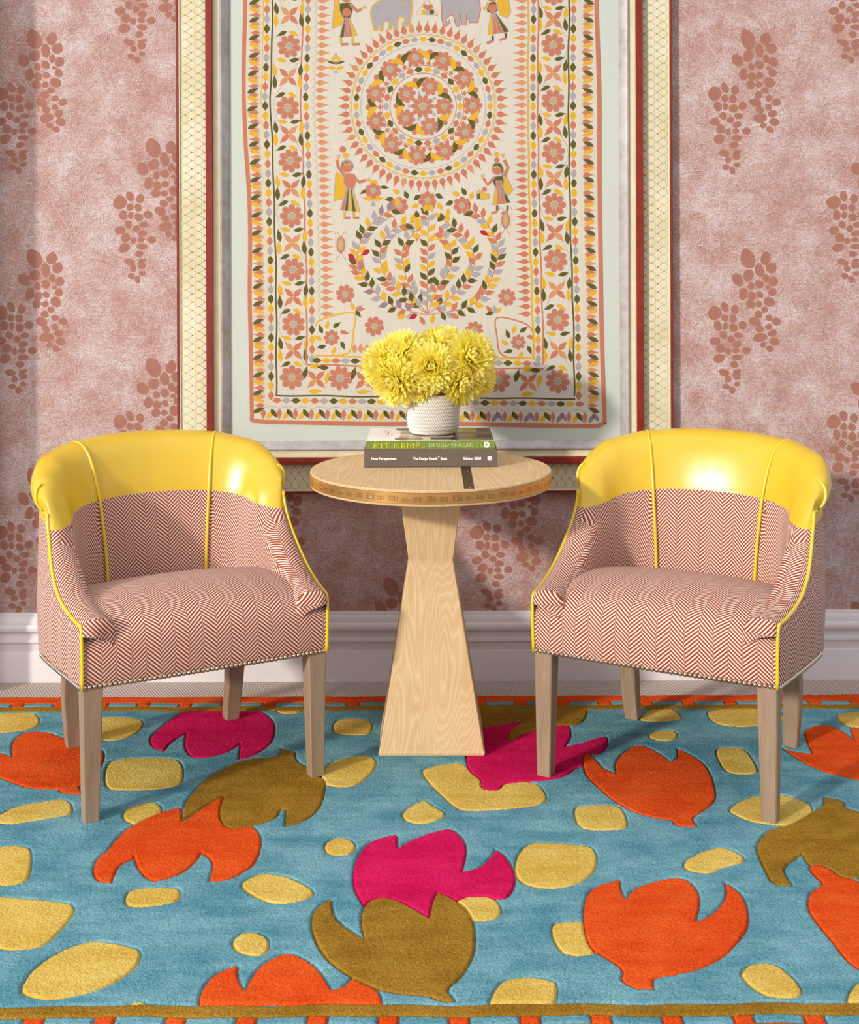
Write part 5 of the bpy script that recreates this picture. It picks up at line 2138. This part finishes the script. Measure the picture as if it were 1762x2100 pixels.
NP = len(grid[0])
bm = bmesh.new()
uvl = bm.loops.layers.uv.new('UVMap')
gl = bm.faces.layers.int.new('part')
bv = [[bm.verts.new(p) for p in row] for row in grid]
for i in range(len(stations) - 1):
    for j in range(NP - 1):
        f = bm.faces.new((bv[i][j], bv[i][j + 1], bv[i + 1][j + 1], bv[i + 1][j]))
        f[gl] = 0 if j < NOUT else 1
        fcg = plan(stations[i])[4] < ROLL_S + 0.016 and plan(stations[i + 1])[4] < ROLL_S + 0.016 and fa[i, j] + fa[i + 1, j] + fa[i, min(j + 1, NP - 1)] + fa[i + 1, min(j + 1, NP - 1)] < 4 * FW
        for lp, (a, b) in zip(f.loops, ((i, j), (i, j + 1), (i + 1, j + 1), (i + 1, j))):
            if j < NOUT:
                lp[uvl].uv = (stations[a], grid[a][b].z)
            else:
                lp[uvl].uv = inner_uv(a, b, fcg)
# rounded front ends of the arms
for si, sd in ((0, 1), (len(stations) - 1, -1)):
    row = grid[si]
    ids = [j for j in range(NP) if row[j].z > 0.399 and j >= NOUT - 5]
    loop = [row[j] for j in ids]
    cen = Vector((sum(p.x for p in loop) / len(loop), row[0].y, 0.436))
    prev = [bv[si][j] for j in ids]
    puv = [(p.z, p.x * sd) for p in loop]
    for sc_, fw in ((0.975, 0.004), (0.92, 0.008), (0.80, 0.0115), (0.55, 0.014), (0.2, 0.015)):
        cur = []
        cuv = []
        for p in loop:
            q = cen + (p - cen) * sc_
            q.y = p.y - fw
            cur.append(bm.verts.new(q))
            cuv.append((q.z, q.x * sd))
        for k in range(len(loop) - 1):
            f = bm.faces.new((prev[k], prev[k + 1], cur[k + 1], cur[k]))
            f[gl] = 1
            for lp, uvv in zip(f.loops, (puv[k], puv[k + 1], cuv[k + 1], cuv[k])):
                lp[uvl].uv = uvv
        prev, puv = cur, cuv
    f = bm.faces.new(prev)
    f[gl] = 1
    for lp, uvv in zip(f.loops, puv):
        lp[uvl].uv = uvv
geom = bm.verts[:] + bm.edges[:] + bm.faces[:]
bmesh.ops.bisect_plane(bm, geom=geom, plane_co=(0, 0.43, ZLE), plane_no=(0, -0.2, 1), dist=1e-5)
bmesh.ops.recalc_face_normals(bm, faces=bm.faces)


def split(test):
    b2 = bm.copy()
    g2 = b2.faces.layers.int['part']
    kill = []
    for f in b2.faces:
        c = f.calc_center_median()
        if not test(c.z - 0.2 * (c.y - 0.43), f[g2]):
            kill.append(f)
    bmesh.ops.delete(b2, geom=kill, context='FACES')
    return b2


CH = empty('armchair')
bl = split(lambda z, p: z > ZLE)
for v in bl.verts:         # leather sits very slightly proud of the cloth
    pass
leath = bmobj('leather_back_band', bl, M['leather'], CH, 180)
tag(leath, 'yellow leather band wrapping the top of the back')
outp = bmobj('outer_panel', split(lambda z, p: z <= ZLE and p == 0), M['herring'], CH, 180)
innp = bmobj('inner_back', split(lambda z, p: z <= ZLE and p == 1), M['herring'], CH, 180)
bm.free()

# seat with waterfall front
SP = [(-0.028, 0.318), (-0.034, 0.345), (-0.036, 0.385), (-0.033, 0.420), (-0.022, 0.447), (0.002, 0.468), (0.05, 0.483), (0.12, 0.492), (0.2, 0.491), (0.28, 0.482), (0.35, 0.468), (0.43, 0.44)]
sp_ = [tuple(q) for q in catmull(SP, 6)]
sl_ = [0.0]
for a, b in zip(sp_[:-1], sp_[1:]):
    sl_.append(sl_[-1] + math.hypot(b[0] - a[0], b[1] - a[1]))
bm = bmesh.new()
uvl = bm.loops.layers.uv.new('UVMap')
NXS = 61
rowsv = []
for (y, z), l in zip(sp_, sl_):
    r = []
    for k in range(NXS):
        t = -1 + 2 * k / (NXS - 1)
        x = t * 0.2985
        zz = z
        if z > 0.40:
            crown = 0.020 * (abs(t) ** 2.2)
            zz = z - crown * sm(0.40, 0.47, z)
            lim = 0.505 + (0.434 - 0.505) * sm(0.200, 0.228, abs(x)) * (1 - sm(-0.022, 0.012, y))
            zz = min(zz, lim) if zz > lim else zz
        yy_ = y + 0.006 * (abs(t) ** 3) if y < 0.1 else y
        if y > 0.30:       # back corners round off inside the tub
            x *= 1 - 0.35 * ((y - 0.30) / 0.13) ** 2
        r.append((bm.verts.new((x, yy_, zz)), (x + 0.017, l)))
    rowsv.append(r)
for a, b in zip(rowsv[:-1], rowsv[1:]):
    for k in range(NXS - 1):
        q = (a[k], a[k + 1], b[k + 1], b[k])
        f = bm.faces.new([v[0] for v in q])
        for lp, v in zip(f.loops, q):
            lp[uvl].uv = v[1]
bmobj('seat', bm, M['herring'], CH, 180)
# dust cover underneath
base_pts = []
for s in np.linspace(0, 2 * SL, 60):
    x, y, nx, ny_, m = plan(s)
    base_pts.append((x - nx * 0.003, y - ny_ * 0.003, ZSB + 0.003))
pyobj('dust_cover', base_pts + [(-0.297, -0.027, ZSB + .003), (0.297, -0.027, ZSB + .003)], [tuple(range(62))], M['dark_cloth'], CH)

# piping along the arm edges (from the front corner up round the roll) and over the back seams
for sd in (1, -1):
    pts = [(0.2985 * sd, -0.0285, 0.320), (0.2992 * sd, -0.0305, 0.36), (0.2998 * sd, -0.0315, 0.41), (0.3003 * sd, -0.030, 0.445), (0.3006 * sd, -0.026, 0.459)]
    rows_i = [i for i, s in enumerate(stations) if (s <= SL) == (sd > 0)]
    if sd < 0:
        rows_i = rows_i[::-1]
    lasti = None
    for i in rows_i:
        m = plan(stations[i])[4]
        if m < 0.012 or m > ROLL_S + 0.001 or Hpipe(m) > 0.668:
            continue
        p = grid[i][NOUT]
        x, y, nx, ny_, _ = plan(stations[i])
        pts.append((p.x + nx * 0.0022, p.y + ny_ * 0.0022 - 0.001, p.z + 0.001))
        lasti = i
    # around the end of the roll
    i = lasti
    while plan(stations[i])[4] < ROLL_S + 0.021:
        i += sd
    x, y, nx, ny_, _ = plan(stations[i])
    for j in range(NOUT, NOUT + KP * 5 + 1, 2):
        p = grid[i][j]
        pts.append((p.x + nx * 0.001, p.y - 0.004, p.z + 0.0006))
    v, fc = tube_mesh([tuple(q) for q in catmull(pts, 2)], 0.0042, 10)
    pyobj('arm_piping', v, fc, M['piping'], CH, 180)
    # back seam
    best = min(rows_i, key=lambda i: abs(abs(plan(stations[i])[0]) - 0.182))
    x, y, nx, ny_, _ = plan(stations[best])
    pts = []
    for j in range(NOUT - 2, NP - 2):
        p = grid[best][j]
        a, b = prs[best][max(j - 1, 0)], prs[best][min(j + 1, NP - 1)]
        tn, tz = b[0] - a[0], b[1] - a[1]
        l = math.hypot(tn, tz) or 1
        on, oz = -tz / l, tn / l
        k = -0.0018 if True else 0
        pin = sm(NOUT + 20, NP, j) * 0.020 * (1 if x > 0 else -1)
        pts.append((p.x - nx * on * k * -1 - pin, p.y + ny_ * on * 0.0018, p.z + oz * 0.0018))
    v, fc = tube_mesh(pts, 0.0042, 10)
    pyobj('seam_piping', v, fc, M['piping'], CH, 180)

# nail heads along the lower edge
bm = bmesh.new()
bmesh.ops.create_uvsphere(bm, u_segments=14, v_segments=8, radius=0.0058)
for v in bm.verts:
    if v.co.y > 0.001:
        v.co.y = 0.001
nme = bpy.data.meshes.new('nail_head')
bm.to_mesh(nme)
bm.free()
nme.materials.append(M['nickel'])
nme.polygons.foreach_set('use_smooth', [True] * len(nme.polygons))


def nail(p, rz):
    o = bpy.data.objects.new('nail_head', nme)
    COL.objects.link(o)
    o.parent = CH
    o.location = p
    o.rotation_euler = (0, 0, rz)


NF_ = 52
for k in range(NF_):
    x = -0.293 + 0.586 * k / (NF_ - 1)
    nail((x, -0.0305 + 0.006 * (abs(x) / 0.2985) ** 3, 0.3235), 0)
for sd in (1, -1):
    for k in range(24):
        s = 0.008 + k * 0.0125
        if sd < 0:
            s = 2 * SL - s
        x, y, nx, ny_, m = plan(s)
        nail((x + nx * 0.002, y + ny_ * 0.002, 0.3235), math.atan2(ny_, nx) + math.pi / 2)

# legs
def leg_mesh(path, hws):
    bm = bmesh.new()
    rings_ = []
    for (x, y, z), hw_ in zip(path, hws):
        c = hw_ * 0.12
        rings_.append([bm.verts.new((x + a, y + b, z)) for a, b in [(-hw_ + c, -hw_), (hw_ - c, -hw_), (hw_, -hw_ + c), (hw_, hw_ - c), (hw_ - c, hw_), (-hw_ + c, hw_), (-hw_, hw_ - c), (-hw_, -hw_ + c)]])
    for a, b in zip(rings_[:-1], rings_[1:]):
        for k in range(8):
            bm.faces.new((a[k], a[(k + 1) % 8], b[(k + 1) % 8], b[k]))
    bm.faces.new(rings_[0])
    bm.faces.new(rings_[-1])
    return bm


LZ = 0.0146
for sd in (1, -1):
    bmobj('front_leg', leg_mesh([(0.2745 * sd, -0.004, ZSB + 0.004), (0.2765 * sd, -0.006, LZ)], [0.0235, 0.0172]), M['leg_wood'], CH, 30)
    path = catmull([(0.222 * sd, 0.408, ZSB + 0.004), (0.2235 * sd, 0.436, 0.24), (0.2235 * sd, 0.455, 0.16), (0.221 * sd, 0.462, 0.09), (0.216 * sd, 0.466, LZ)], 5)
    n = len(path)
    bmobj('back_leg', leg_mesh([tuple(p) for p in path], [0.026 - 0.0075 * i / (n - 1) for i in range(n)]), M['leg_wood'], CH, 30)


def dup_tree(o, parent=None):
    c = o.copy()
    COL.objects.link(c)
    if parent:
        c.parent = parent
    for ch in list(o.children):
        dup_tree(ch, c)
    return c


CH2 = dup_tree(CH)
CH.location = (-0.5365, 3.106, 0)
CH.rotation_euler = (0, 0, math.radians(27.2))
tag(CH, 'yellow leather and rust herringbone tub armchair left of the side table', 'armchair', 'herringbone tub armchairs')
CH2.location = (0.530, 3.097, 0)
CH2.rotation_euler = (0, 0, math.radians(-28.2))
tag(CH2, 'yellow leather and rust herringbone tub armchair right of the side table', 'armchair', 'herringbone tub armchairs')
